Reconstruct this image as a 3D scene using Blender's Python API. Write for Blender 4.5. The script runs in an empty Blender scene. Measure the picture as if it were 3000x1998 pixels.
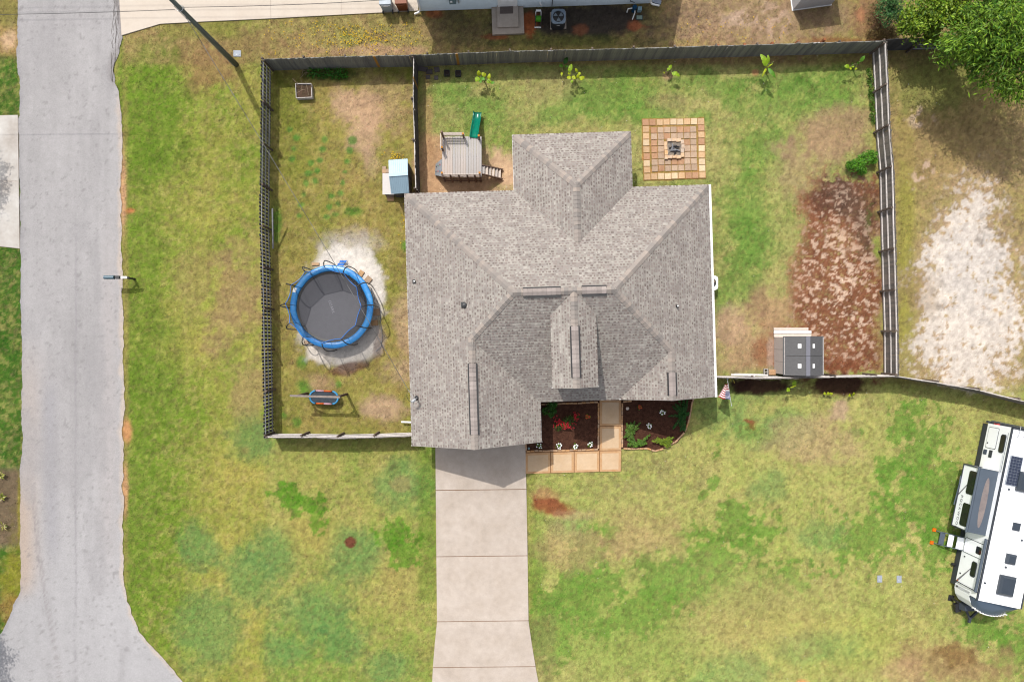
import bpy, math, random
import numpy as np
from mathutils import Vector, Matrix

# ------------------------------------------------------------------ camera, sky, sun, exposure
scene = bpy.context.scene
CAM_H, FPX = 40.0, 2100.0            # metres above the lawn, focal length in photo pixels (3000 wide)
cam_data = bpy.data.cameras.new("camera")
cam_data.sensor_width = 36.0
cam_data.sensor_fit = 'HORIZONTAL'
cam_data.lens = 36.0 * FPX / 3000.0
cam_data.clip_end = 3000.0
cam = bpy.data.objects.new("camera", cam_data)
cam.location = (0, 0, CAM_H)
scene.collection.objects.link(cam)
scene.camera = cam

SUN_TO = Vector((-0.29, 0.60, 1.0)).normalized()
world = bpy.data.worlds.new("World")
scene.world = world
world.use_nodes = True
wn = world.node_tree.nodes
sky = wn.new("ShaderNodeTexSky")
sky.sky_type = 'NISHITA'
sky.sun_disc = False
sky.sun_elevation = math.asin(SUN_TO.z)
sky.sun_rotation = math.atan2(SUN_TO.x, SUN_TO.y) % (2 * math.pi)
sky.dust_density = 3.0
sky.ozone_density = 0.5
sky.air_density = 0.8
hz = wn.new("ShaderNodeHueSaturation")          # thin bright cloud: a whiter sky than a clear one
hz.inputs["Saturation"].default_value = 0.35
world.node_tree.links.new(sky.outputs[0], hz.inputs["Color"])
world.node_tree.links.new(hz.outputs[0], wn["Background"].inputs[0])
wn["Background"].inputs[1].default_value = 0.15
sun_data = bpy.data.lights.new("sun", 'SUN')
sun_data.energy = 2.55
sun_data.angle = math.radians(0.55)
sun_data.color = (1.0, 0.955, 0.89)
sun = bpy.data.objects.new("sun", sun_data)
sun.rotation_euler = Vector((0, 0, 1)).rotation_difference(SUN_TO).to_euler()
scene.collection.objects.link(sun)
scene.view_settings.view_transform = 'Standard'
scene.view_settings.look = 'None'
scene.view_settings.gamma = 1.0
scene.view_settings.use_curve_mapping = False
scene.view_settings.exposure = 0.73
scene.cycles.filter_width = 1.15

# ------------------------------------------------------------------ helpers
RND = random.Random(11)
NPR = np.random.default_rng(5)
COL = scene.collection
EXPF = 2.05                          # how much brighter than its base colour a sunlit level surface shows


def D(r, g, b):
    """Base colour of a level sunlit surface that shows as this 8 bit colour."""
    out = []
    for v in (r, g, b):
        v /= 255.0
        v = v / 12.92 if v <= 0.04045 else ((v + 0.055) / 1.055) ** 2.4
        out.append(v / EXPF)
    return tuple(out)


def P(px, py, z=0.0):
    k = (CAM_H - z) / FPX
    return ((px - 1500.0) * k, (999.0 - py) * k, z)


def PX(d):
    """photo pixels on the ground -> metres"""
    return d * CAM_H / FPX


ORG = {}


def tag(o, label=None, cat=None, group=None, kind=None):
    if label: o['label'] = label
    if cat: o['category'] = cat
    if group: o['group'] = group
    if kind: o['kind'] = kind
    return o


def thing(name, label, cat, loc=(0, 0, 0), rz=0.0, group=None):
    o = bpy.data.objects.new(name, None)
    o.empty_display_size = 0.2
    o.location = loc
    o.rotation_euler = (0, 0, rz)
    COL.objects.link(o)
    ORG[o.name] = Vector((0, 0, 0)) if rz else Vector(loc)   # rotated things are modelled in their own frame
    return tag(o, label, cat, group)


def np_mesh(name, V, F, fcol=None, vcol=None, mats=(), smooth=False, mi=None):
    V = np.asarray(V, dtype=np.float32).reshape(-1, 3)
    F = np.asarray(F, dtype=np.int32)
    me = bpy.data.meshes.new(name)
    n, k = F.shape
    me.vertices.add(len(V)); me.vertices.foreach_set("co", V.ravel())
    me.loops.add(n * k); me.loops.foreach_set("vertex_index", F.ravel())
    me.polygons.add(n)
    me.polygons.foreach_set("loop_start", np.arange(0, n * k, k, dtype=np.int32))
    me.polygons.foreach_set("loop_total", np.full(n, k, dtype=np.int32))
    if mi is not None: me.polygons.foreach_set("material_index", np.asarray(mi, dtype=np.int32))
    me.update(calc_edges=True)
    for arr, dom in ((fcol, 'FACE'), (vcol, 'POINT')):
        if arr is not None:
            a = me.attributes.new("Col", 'FLOAT_COLOR', dom)
            arr = np.asarray(arr, dtype=np.float32)
            a.data.foreach_set("color", np.concatenate([arr, np.ones((len(arr), 1), np.float32)], 1).ravel())
    for m in mats: me.materials.append(m)
    if smooth: me.polygons.foreach_set("use_smooth", np.ones(n, dtype=bool))
    return me


def link(name, me, parent=None, loc=(0, 0, 0), rot=(0, 0, 0), scale=None):
    o = bpy.data.objects.new(name, me)
    o.location = loc
    o.rotation_euler = rot
    if scale: o.scale = scale
    if parent is not None:
        o.parent = parent
        ORG[o.name] = ORG[parent.name]
    else:
        ORG[o.name] = Vector(loc)
    COL.objects.link(o)
    return o


class MB:
    """collects shapes and links them as one mesh"""
    def __init__(s): s.v = []; s.f = []; s.c = []; s.m = []; s.hasc = False

    def add(s, verts, faces, col=None, mi=0):
        b = len(s.v)
        s.v.extend(tuple(p) for p in verts)
        for f in faces:
            s.f.append(tuple(b + i for i in f)); s.c.append(col or (1, 1, 1)); s.m.append(mi)
        if col: s.hasc = True
        return s

    def box(s, x, y, z, sx, sy, sz, rz=0.0, col=None, mi=0, taper=1.0):
        """centre x,y ; z is the underside"""
        c, n = math.cos(rz), math.sin(rz)
        vs = []
        for k, t in ((0, 1.0), (1, taper)):
            for a, b in ((-1, -1), (1, -1), (1, 1), (-1, 1)):
                u, w = a * sx * .5 * t, b * sy * .5 * t
                vs.append((x + u * c - w * n, y + u * n + w * c, z + k * sz))
        return s.add(vs, [(3, 2, 1, 0), (4, 5, 6, 7), (0, 1, 5, 4), (1, 2, 6, 5), (2, 3, 7, 6), (3, 0, 4, 7)], col, mi)

    def beam(s, p0, p1, w, h, col=None, mi=0, up=(0, 0, 1)):
        p0, p1 = Vector(p0), Vector(p1)
        d = (p1 - p0).normalized()
        side = d.cross(Vector(up))
        if side.length < 1e-4: side = d.cross(Vector((1, 0, 0)))
        side.normalize(); u = side.cross(d).normalized()
        vs = []
        for p in (p0, p1):
            for a, b in ((-1, -1), (1, -1), (1, 1), (-1, 1)):
                vs.append(p + side * (a * w / 2) + u * (b * h / 2))
        return s.add(vs, [(0, 1, 2, 3), (7, 6, 5, 4), (0, 4, 5, 1), (1, 5, 6, 2), (2, 6, 7, 3), (3, 7, 4, 0)], col, mi)

    def prism(s, poly, z0, z1, col=None, mi=0, side_mi=None):
        a = sum(poly[i][0] * poly[(i + 1) % len(poly)][1] - poly[(i + 1) % len(poly)][0] * poly[i][1] for i in range(len(poly)))
        if a < 0: poly = list(poly)[::-1]
        n = len(poly)
        f0 = (lambda q: z0) if not callable(z0) else z0
        f1 = (lambda q: z1) if not callable(z1) else z1
        vs = [(q[0], q[1], f0(q)) for q in poly] + [(q[0], q[1], f1(q)) for q in poly]
        s.add(vs, [tuple(range(n, 2 * n))], col, mi)
        s.add(vs, [tuple(range(n - 1, -1, -1))] + [(i, (i + 1) % n, n + (i + 1) % n, n + i) for i in range(n)], col,
              mi if side_mi is None else side_mi)
        return s

    def tube(s, pts, r, n=6, col=None, mi=0, cap=True, closed=False):
        pts = [Vector(p) for p in pts]
        m = len(pts)
        rr = r if isinstance(r, (list, tuple)) else [r] * m
        vs = []; prev = None
        for i, p in enumerate(pts):
            if closed: d = pts[(i + 1) % m] - pts[i - 1]
            else: d = pts[min(i + 1, m - 1)] - pts[max(i - 1, 0)]
            d.normalize()
            if prev is None:
                a = d.cross(Vector((0, 0, 1)))
                if a.length < 1e-3: a = d.cross(Vector((1, 0, 0)))
            else:
                a = prev - d * prev.dot(d)
            a.normalize(); prev = a
            b = d.cross(a)
            for k in range(n):
                t = 2 * math.pi * k / n
                vs.append(p + (a * math.cos(t) + b * math.sin(t)) * rr[i])
        fs = []
        for i in range(m if closed else m - 1):
            j = (i + 1) % m
            for k in range(n):
                l = (k + 1) % n
                fs.append((i * n + k, i * n + l, j * n + l, j * n + k))
        if cap and not closed:
            fs.append(tuple(range(n - 1, -1, -1))); fs.append(tuple((m - 1) * n + k for k in range(n)))
        return s.add(vs, fs, col, mi)

    def lathe(s, cx, cy, prof, n=16, col=None, mi=0):
        """prof: list of (r, z) from bottom to top"""
        vs = []
        for r, z in prof:
            for k in range(n):
                t = 2 * math.pi * k / n
                vs.append((cx + r * math.cos(t), cy + r * math.sin(t), z))
        fs = []
        for i in range(len(prof) - 1):
            for k in range(n):
                l = (k + 1) % n
                fs.append((i * n + k, i * n + l, (i + 1) * n + l, (i + 1) * n + k))
        fs.append(tuple(range(n - 1, -1, -1))); fs.append(tuple((len(prof) - 1) * n + k for k in range(n)))
        return s.add(vs, fs, col, mi)

    def mesh(s, name, mats, org=(0, 0, 0), smooth=False):
        me = bpy.data.meshes.new(name)
        o = Vector(org)
        me.from_pydata([tuple(Vector(p) - o) for p in s.v], [], s.f)
        me.polygons.foreach_set("material_index", s.m)
        if s.hasc:
            a = me.attributes.new("Col", 'FLOAT_COLOR', 'FACE')
            a.data.foreach_set("color", np.concatenate([np.array(s.c, np.float32), np.ones((len(s.c), 1), np.float32)], 1).ravel())
        for m in (mats if isinstance(mats, (list, tuple)) else [mats]): me.materials.append(m)
        if smooth: me.polygons.foreach_set("use_smooth", [True] * len(s.f))
        me.update()
        return me

    def build(s, name, mats, parent=None, smooth=False, org=None):
        """world coordinates in; the origin is the parent's, or org, or the middle of the base"""
        if parent is not None: return link(name, s.mesh(name, mats, ORG[parent.name], smooth), parent)
        if org is None:
            xs = [p[0] for p in s.v]; ys = [p[1] for p in s.v]; zs = [p[2] for p in s.v]
            org = ((min(xs) + max(xs)) / 2, (min(ys) + max(ys)) / 2, min(zs))
        return link(name, s.mesh(name, mats, org, smooth), None, org)


# ------------------------------------------------------------------ materials
def mat(name, col=(.5, .5, .5), var=.15, scale=12.0, rough=.85, bump=0.0, bscale=60.0, attr=False, rnd=0.0, stretch=(1, 1, 1),
        col2=None, s2=1.5, spec=.25, metal=0.0, obj=False, trans=0.0, fine=0.0, hue=0.0):
    m = bpy.data.materials.new(name)
    m.use_nodes = True
    nt = m.node_tree; N = nt.nodes; L = nt.links
    bs = N["Principled BSDF"]
    bs.inputs["Roughness"].default_value = rough
    bs.inputs["Specular IOR Level"].default_value = spec
    bs.inputs["Metallic"].default_value = metal
    if obj: src = N.new("ShaderNodeTexCoord").outputs["Object"]
    else: src = N.new("ShaderNodeNewGeometry").outputs["Position"]
    mp = N.new("ShaderNodeMapping"); mp.inputs["Scale"].default_value = stretch
    L.new(src, mp.inputs["Vector"])

    def noise(sc, det=4.0):
        n = N.new("ShaderNodeTexNoise"); n.inputs["Scale"].default_value = sc; n.inputs["Detail"].default_value = det
        n.inputs["Roughness"].default_value = .6
        L.new(mp.outputs[0], n.inputs["Vector"]); return n.outputs["Fac"]

    def rng(o, a, b, lo=.3, hi=.7):
        r = N.new("ShaderNodeMapRange"); r.inputs[1].default_value = lo; r.inputs[2].default_value = hi
        r.inputs[3].default_value = a; r.inputs[4].default_value = b
        L.new(o, r.inputs[0]); return r.outputs[0]

    if attr:
        a = N.new("ShaderNodeAttribute"); a.attribute_name = "Col"; c = a.outputs["Color"]
    elif col2:
        x = N.new("ShaderNodeMix"); x.data_type = 'RGBA'
        x.inputs[6].default_value = (*col, 1); x.inputs[7].default_value = (*col2, 1)
        L.new(rng(noise(s2), 0, 1), x.inputs[0]); c = x.outputs[2]
    else:
        v = N.new("ShaderNodeRGB"); v.outputs[0].default_value = (*col, 1); c = v.outputs[0]

    def mul(c, f):
        v = N.new("ShaderNodeVectorMath"); v.operation = 'SCALE'
        L.new(c, v.inputs[0]); L.new(f, v.inputs[3]); return v.outputs[0]
    if var: c = mul(c, rng(noise(scale), 1 - var, 1 + var))
    if fine: c = mul(c, rng(noise(scale * 7, 2.0), 1 - fine, 1 + fine))
    if rnd or hue:
        oi = N.new("ShaderNodeObjectInfo")
        if rnd: c = mul(c, rng(oi.outputs["Random"], 1 - rnd, 1 + rnd, 0, 1))
        if hue:
            h = N.new("ShaderNodeHueSaturation"); L.new(rng(oi.outputs["Random"], 1 - hue, 1 + hue, 0, 1), h.inputs["Saturation"])
            L.new(c, h.inputs["Color"]); c = h.outputs[0]
    L.new(c, bs.inputs["Base Color"])
    if bump:
        b = N.new("ShaderNodeBump"); b.inputs["Strength"].default_value = bump; b.inputs["Distance"].default_value = .02
        L.new(noise(bscale, 3.0), b.inputs["Height"]); L.new(b.outputs[0], bs.inputs["Normal"])
    if trans:
        t = N.new("ShaderNodeBsdfTransparent"); mx = N.new("ShaderNodeMixShader")
        mx.inputs[0].default_value = trans
        L.new(bs.outputs[0], mx.inputs[1]); L.new(t.outputs[0], mx.inputs[2])
        L.new(mx.outputs[0], N["Material Output"].inputs["Surface"])
    return m


def lettering(text, size, extrude, m, parent, loc, rot, spacing=1.0):
    """words as a mesh, centred"""
    c = bpy.data.curves.new("lettering", 'FONT'); c.body = text; c.size = size; c.extrude = extrude; c.space_character = spacing; c.align_x = 'CENTER'
    t = bpy.data.objects.new("lettering_source", c); COL.objects.link(t)
    bpy.context.view_layer.update()
    me = bpy.data.meshes.new_from_object(t.evaluated_get(bpy.context.evaluated_depsgraph_get()))
    bpy.data.objects.remove(t); me.materials.clear(); me.materials.append(m)
    return link("lettering", me, parent, loc, rot)


def leaf_mat(name, trans=.25):
    """thin leaf: colour from the mesh, some light through it"""
    m = mat(name, attr=True, var=.18, scale=9.0, rough=.55, spec=.3)
    nt = m.node_tree; N = nt.nodes; L = nt.links
    bs = N["Principled BSDF"]
    src = bs.inputs["Base Color"].links[0].from_socket
    tl = N.new("ShaderNodeBsdfTranslucent"); L.new(src, tl.inputs["Color"])
    mx = N.new("ShaderNodeMixShader"); mx.inputs[0].default_value = trans
    L.new(bs.outputs[0], mx.inputs[1]); L.new(tl.outputs[0], mx.inputs[2])
    L.new(mx.outputs[0], N["Material Output"].inputs["Surface"])
    return m


M_ground = mat("ground_soil", attr=True, var=.10, scale=12.0, fine=.24, rough=.97, spec=.1, bump=.7, bscale=22)
M_blade = mat("grass_blade", attr=True, var=0, rough=.8, spec=.12)
M_chip = mat("bark_chip", attr=True, var=0, rough=.9, spec=.1)
M_leaf = leaf_mat("leaf")
M_asphalt = mat("asphalt", attr=True, var=.05, scale=3.0, fine=.11, rough=.93, spec=.15, bump=.35, bscale=70)
M_conc = mat("concrete", D(226, 212, 199), col2=D(210, 195, 180), s2=.8, var=.07, scale=3, fine=.06, rough=.9, rnd=.025, spec=.15, bump=.1, bscale=40)
M_conc_pale = mat("pale_concrete", D(240, 227, 211), col2=D(232, 217, 200), s2=.7, var=.03, scale=6, fine=.03, rough=.9, spec=.15)
M_conc_grey = mat("mottled_concrete", D(240, 236, 230), col2=D(198, 188, 178), s2=.55, var=.05, scale=6, rough=.9, spec=.15)
M_walk = mat("walk_concrete", D(246, 216, 180), col2=D(236, 202, 162), s2=1.6, var=.05, scale=6, fine=.04, rough=.9, rnd=.04, spec=.15)
M_walk_edge = mat("walk_edge", D(234, 194, 150), col2=D(222, 172, 122), s2=2.2, var=.08, scale=8, rough=.92, spec=.15)
M_joint = mat("joint_soil", D(165, 120, 82), var=.25, scale=20, rough=.97, spec=.1)
M_mulch = mat("dark_mulch", D(108, 74, 58), col2=D(76, 48, 38), s2=5, var=.35, scale=22, fine=.3, rough=.97, spec=.1, bump=1.0, bscale=30)
M_brick = mat("edging_brick", D(238, 200, 160), col2=D(216, 164, 120), s2=6, var=.12, scale=18, rough=.92, rnd=.14, spec=.15, hue=.15)
M_wood_grey = mat("weathered_board", (.165, .150, .135), col2=(.115, .105, .095), s2=5, var=.22, scale=14, stretch=(1, 1, .12), rough=.92, rnd=.22, spec=.12, obj=True, hue=.3)
M_wood_dark = mat("dark_board", (.185, .180, .155), col2=(.125, .125, .112), s2=5, var=.28, scale=12, stretch=(1, 1, .12), rough=.93, rnd=.24, spec=.12, obj=True, hue=.4)
M_wood_slate = mat("slate_board", (.075, .072, .072), col2=(.052, .05, .05), s2=5, var=.25, scale=12, stretch=(1, 1, .12), rough=.93, rnd=.25, spec=.12, obj=True, hue=.3)
M_wood_new = mat("new_cedar_board", D(206, 150, 70), var=.15, scale=10, stretch=(1, 1, .15), rough=.85, spec=.15, obj=True)
M_rail = mat("pale_rail", (.46, .43, .41), var=.18, scale=9, rough=.92, rnd=.12, spec=.12)
M_rail_dark = mat("grey_rail", (.20, .205, .215), var=.2, scale=9, rough=.92, rnd=.15, spec=.12)
M_post = mat("fence_post", (.11, .085, .07), var=.25, scale=10, rough=.92, rnd=.2, spec=.12)
M_shingle = mat("asphalt_shingle", attr=True, var=.07, scale=1.3, fine=.05, rough=.95, spec=.12, bump=.2, bscale=80)
M_cap = mat("ridge_cap_shingle", D(180, 170, 162), var=.05, scale=7, rough=.95, rnd=.20, spec=.12, hue=.25)
M_deckroof = mat("roof_underlay", D(150, 140, 133), var=.1, rough=.95)
M_white = mat("white_paint", (.75, .75, .74), var=.03, rough=.5, spec=.3)
M_siding = mat("pale_siding", (.55, .54, .52), var=.04, rough=.7)
M_black = mat("black_metal", (.016, .016, .017), var=.1, rough=.45, spec=.4)
M_blackp = mat("black_plastic", (.025, .026, .028), var=.1, rough=.5, spec=.4)
M_grey = mat("grey_metal", (.30, .31, .32), var=.05, rough=.45, spec=.5)
M_steel = mat("galvanised_steel", (.42, .44, .46), var=.08, rough=.4, metal=.7)
M_glass = mat("dark_glass", (.012, .013, .015), var=0, rough=.08, spec=.5)
M_rust = mat("bare_clay", D(205, 120, 78), var=.2, scale=12, rough=.97)
# ------------------------------------------------------------------ ground: colour fields in numpy
_LAT = NPR.random((256, 256)).astype(np.float32)


def vnoise(x, y, seed):
    x = x + seed * 37.17; y = y + seed * 91.73
    xi = np.floor(x).astype(np.int64); yi = np.floor(y).astype(np.int64)
    fx = (x - xi).astype(np.float32); fy = (y - yi).astype(np.float32)
    fx = fx * fx * (3 - 2 * fx); fy = fy * fy * (3 - 2 * fy)
    x0 = xi & 255; x1 = (xi + 1) & 255; y0 = yi & 255; y1 = (yi + 1) & 255
    a = _LAT[x0, y0]; b = _LAT[x1, y0]; c = _LAT[x0, y1]; d = _LAT[x1, y1]
    return (a * (1 - fx) + b * fx) * (1 - fy) + (c * (1 - fx) + d * fx) * fy


def fbm(x, y, seed, octv=4, gain=.55):
    s = 0; a = 1.0; t = 0
    for i in range(octv):
        s = s + a * vnoise(x * 2 ** i, y * 2 ** i, seed + i * 5); t += a; a *= gain
    return (s / t - .5) * 1.7 + .5


def sm(a, b, x):
    t = np.clip((x - a) / (b - a), 0, 1)
    return t * t * (3 - 2 * t)


def inpoly(X, Y, poly):
    r = np.zeros(X.shape, bool)
    n = len(poly)
    for i in range(n):
        x0, y0 = poly[i]; x1, y1 = poly[(i + 1) % n]
        if y0 == y1: continue
        c = ((y0 > Y) != (y1 > Y)) & (X < (x1 - x0) * (Y - y0) / (y1 - y0) + x0)
        r ^= c
    return r


def C(*rgb): return np.array(D(*rgb), np.float32)


ROAD_L = [(-60, 50), (0, 51), (180, 52), (230, 58), (340, 58), (352, 54), (600, 58), (900, 63), (1000, 64), (1280, 66), (1360, 62), (1500, 60),
          (1660, 62), (1735, 59), (1760, 46), (1795, 32), (1850, 8), (1930, -60), (2010, -200)]
ROAD_R = [(-60, 346), (0, 347), (40, 354), (110, 358), (165, 345), (200, 334), (245, 336), (270, 350), (330, 354), (500, 358), (620, 355),
          (700, 357), (1000, 361), (1180, 365), (1230, 362), (1262, 356), (1300, 361), (1500, 361), (1600, 361), (1715, 364), (1760, 374), (1800, 388),
          (1850, 410), (1880, 432), (1920, 470), (1960, 508), (1998, 543), (2040, 600), (2100, 720)]


def edge_at(tab, y):
    return np.interp(y, [t[0] for t in tab], [t[1] for t in tab])


MULCH_E = [(2352, 560), (2395, 500), (2470, 520), (2566, 510), (2578, 700), (2586, 860), (2588, 1096), (2420, 1098), (2240, 1094), (2226, 1010),
           (2255, 950), (2330, 935), (2325, 880), (2318, 780), (2338, 700), (2340, 620)]
HOUSE_PX = [(1210, 590), (1515, 575), (1515, 420), (1830, 405), (1838, 560), (2045, 552), (2062, 1142), (1570, 1160), (1570, 1272), (1226, 1284)]
DRIVE = [(1276, 1270), (1276, 1330), (1278, 1600), (1281, 1818), (1270, 1930), (1262, 2100), (1600, 2100), (1576, 2000), (1548, 1826), (1543, 1500), (1538, 1270)]
WALK = [(1538, 1322), (1752, 1317), (1752, 1165), (1821, 1165), (1820, 1380), (1538, 1387)]
BED_W = [(1541, 1160), (1755, 1160), (1755, 1318), (1541, 1323)]
BED_E = [(1820, 1160), (2032, 1150), (2018, 1230), (2006, 1268), (1985, 1295), (1945, 1314), (1920, 1322), (1900, 1314), (1820, 1314)]
PATIO = [(1880, 349), (2063, 346), (2068, 524), (1885, 530)]
TOPDRIVE = [(346, -60), (357, 106), (470, 72), (560, 67), (760, 58), (1225, 33), (1225, -60)]
NHOUSE = [(1230, 33), (1904, 10), (1904, -300), (1230, -300)]


def ground_fields(X, Y):
    """photo-pixel coordinates on the ground -> base colour, how grassy, how much bark"""
    n_big = fbm(X / 190, Y / 190, 1); n_mid = fbm(X / 62, Y / 62, 2); n_sml = fbm(X / 22, Y / 22, 3); n_tin = fbm(X / 8, Y / 8, 4, 3)
    n_pat = fbm(X / 15, Y / 15, 9, 3, .5) * .7 + fbm(X / 36, Y / 36, 10, 3) * .3; n_alt = fbm(X / 120, Y / 120, 14); n_bl = fbm(X / 75, Y / 75, 21, 3)
    c = np.zeros((len(X), 3), np.float32)
    grass = np.ones(len(X), np.float32); chip = np.zeros(len(X), np.float32)
    wig = (n_bl - .5) * .75 + (n_sml - .5) * .55 + (n_tin - .5) * .25

    def lerp(a, b, t): return a + (b - a) * t[:, None]

    def lay(col, m, k=1.0, g=None, ch=None):
        nonlocal c, grass, chip
        m = m * k
        c = c + (C(*col) - c) * m[:, None]
        if g is not None: grass = grass + (g - grass) * m
        if ch is not None: chip = chip + (ch - chip) * m

    def box(x0, x1, y0, y1, e=10):
        return sm(x0 - e, x0 + e, X) * (1 - sm(x1 - e, x1 + e, X)) * sm(y0 - e, y0 + e, Y) * (1 - sm(y1 - e, y1 + e, Y))

    def blob(cx, cy, rx, ry, rot=0.0, soft=.45, amp=1.0):
        a = math.radians(rot); u = X - cx; v = Y - cy
        p = u * math.cos(a) + v * math.sin(a); q = -u * math.sin(a) + v * math.cos(a)
        d = np.sqrt((p / rx) ** 2 + (q / ry) ** 2) + wig * amp
        return 1 - sm(1 - soft, 1 + soft, d)

    def crisp(cx, cy, rx, ry, rot=0.0, dens=.8):
        b = blob(cx, cy, rx, ry, rot, .9, .35) * dens
        return sm(.02, .2, b) * sm(.425, .465, n_pat * .46 + b * .5 + (n_tin - .5) * .10)

    def base(a, b, t): return lerp(C(*a), C(*b), np.clip(t, 0, 1))
    t0 = .5 + (n_big - .5) * .75 + (n_mid - .5) * .55 + (n_sml - .5) * .35
    # --- lawn by plot
    c = base((178, 168, 92), (136, 152, 66), t0)
    west = sm(330, 360, X) * (1 - sm(770, 800, X))
    tx = 1 - sm(390, 640, X + (n_mid - .5) * 140)
    cw = base((178, 170, 82), (118, 144, 46), t0 - .15 + .70 * tx)
    c = c + (cw - c) * west[:, None]
    fs = sm(1265, 1280, Y) * (1 - sm(1270, 1290, X)) * sm(765, 800, X)
    c = c + (base((178, 172, 90), (132, 156, 66), t0 - .05 + .35 * sm(1650, 1900, Y)) - c) * fs[:, None]
    m = box(1225, 2555, 165, 1100)
    c = c + (base((178, 174, 104), (136, 158, 72), t0) - c) * m[:, None]
    m = box(798, 1228, 195, 1268)
    c = c + (base((168, 148, 82), (136, 140, 58), t0 + .02) - c) * m[:, None]
    m = box(360, 2600, -200, 190)
    c = c + (base((166, 138, 92), (138, 138, 66), t0 - .1) - c) * m[:, None]
    m = sm(2560, 2600, X) * (1 - sm(1090, 1130, Y - (X - 2600) * .17))
    m_east = m
    c = c + (base((178, 154, 106), (154, 142, 78), t0) - c) * m[:, None]
    m = sm(1560, 1580, X) * sm(1110, 1150, Y)
    c = c + (base((184, 180, 104), (162, 174, 86), t0) - c) * m[:, None]
    m = 1 - sm(70, 90, X)
    c = c + (base((78, 116, 38), (56, 100, 26), t0) - c) * m[:, None]
    f1 = fbm(X / 12, Y / 12, 61, 3, .6); f2 = fbm(X / 10, Y / 10, 62, 3, .6); f3 = fbm(X / 7.5, Y / 7.5, 63, 2); f4 = fbm(X / 34, Y / 34, 64, 3)
    lay((168, 140, 100), sm(.58, .80, f1 * .8 + f4 * .25), .26); lay((104, 134, 44), sm(.58, .78, f2), .20)
    lay((200, 188, 108), sm(.60, .80, fbm(X / 11, Y / 11, 65, 3)), .30)
    # --- west strip
    lay((152, 120, 78), blob(620, 190, 90, 70), .75); lay((150, 122, 80), blob(700, 130, 120, 55), .6)
    lay((168, 138, 98), blob(700, 880, 70, 150, 10), .7); lay((172, 145, 100), blob(735, 1140, 60, 120), .55)
    lay((165, 140, 95), blob(560, 820, 50, 90), .35)
    lay((104, 136, 38), blob(430, 320, 95, 190), .75); lay((106, 136, 40), blob(415, 760, 60, 330), .6)
    lay((104, 134, 40), blob(430, 1120, 80, 190), .6); lay((108, 138, 44), blob(400, 1560, 60, 220), .5)
    lay((172, 150, 88), blob(366, 1000, 10, 900, 0, .6, .8), .55); lay((222, 172, 128), blob(360, 560, 9, 120, 0, .5, .5), .8)
    lay((225, 160, 110), blob(372, 1262, 14, 34, 0, .5, .5), .8, .2); lay((222, 165, 120), blob(366, 1440, 9, 70, 0, .5, .5), .7)
    lay((205, 120, 80), blob(385, 617, 16, 9, 0, .5, .8), .8, .3); lay((196, 120, 85), blob(721, 1317, 13, 14, 0, .5, .8), .7, .4)
    for q in ((740, 1290, 60, 70), (575, 1600, 60, 60), (800, 1620, 75, 75), (1185, 1428, 85, 78), (1040, 1620, 80, 80), (740, 1680, 70, 90),
              (900, 1790, 110, 70), (1010, 1870, 60, 60), (840, 1900, 70, 50), (600, 1860, 110, 110), (1140, 1960, 60, 50)):
        lay((100, 148, 76), blob(*q, 0, .5, .8), .66)
    lay((170, 152, 100), blob(1175, 1420, 26, 22), .55)
    lay((176, 164, 84), blob(905, 1560, 70, 70), .6); lay((178, 164, 92), blob(1190, 1690, 70, 110), .6)
    for q in ((870, 1470, 75, 40, 20), (850, 1450, 45, 40, 0), (930, 1500, 30, 60, 0), (1160, 1560, 60, 40, 0), (1190, 1620, 40, 60, 0)):
        lay((92, 142, 36), crisp(*q, .85), .8)
    lay((92, 136, 34), box(1225, 1282, 1300, 1760, 12), .5)
    lay((120, 74, 54), blob(1027, 1588, 17, 16, 0, .12, .25), 1.0, 0, 1)
    # --- far west verge
    lay((170, 142, 88), box(-300, 60, -200, 165, 14), .9); lay((225, 190, 150), blob(28, 118, 26, 40), .85, .3)
    lay((95, 130, 40), blob(20, 50, 40, 50), .35)
    lay((128, 108, 88), box(-300, 64, 1372, 1600, 16), .92, .15, .7); lay((150, 145, 45), blob(40, 1680, 40, 110), .7)
    lay((160, 150, 50), blob(58, 1500, 7, 130, 0, .5, .5), .6)
    lay((165, 125, 70), blob(30, 1780, 40, 40), .6)
    # --- play yard
    lay((214, 178, 142), blob(1050, 320, 80, 55, 20), .85, .3); lay((208, 172, 138), blob(1075, 400, 45, 70, -15), .75, .35)
    lay((196, 160, 122), blob(1110, 300, 90, 80), .45); lay((205, 172, 140), blob(1090, 470, 30, 50), .4)
    lay((122, 136, 44), blob(880, 440, 55, 110), .55); lay((128, 138, 50), blob(850, 330, 40, 60), .5)
    for i in range(26):
        cx = 850 + (i * 61 % 190); cy = 380 + (i * 97 % 260)
        lay((84, 140, 52), blob(cx, cy, 8 + i % 5, 8 + i % 4, 0, .4, .7), .8)
    for q in ((810, 650, 16, 60), (885, 1060, 14, 18), (993, 1125, 9, 9), (893, 1135, 22, 22), (870, 1235, 12, 14), (832, 1215, 9, 12), (1030, 620, 30, 15), (1190, 720, 18, 20)):
        lay((86, 138, 44), blob(*q, 0, .4, .7), .8)
    lay((205, 170, 140), blob(1170, 1090, 50, 40), .55); lay((206, 172, 142), blob(1120, 1200, 60, 40), .7, .5); lay((190, 155, 120), blob(935, 1120, 35, 25), .6)
    lay((206, 172, 140), blob(1185, 930, 32, 90), .55); lay((200, 180, 160), blob(1030, 690, 70, 30), .35)
    lay((214, 205, 192), blob(1020, 720, 95, 40, 0, .5, .9), .6, .3)
    lay((244, 236, 226), blob(1022, 790, 106, 78, 20, .22, .5), 1.0, 0); lay((244, 236, 226), blob(1060, 860, 72, 120, 0, .2, .45), 1.0, 0)
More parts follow.
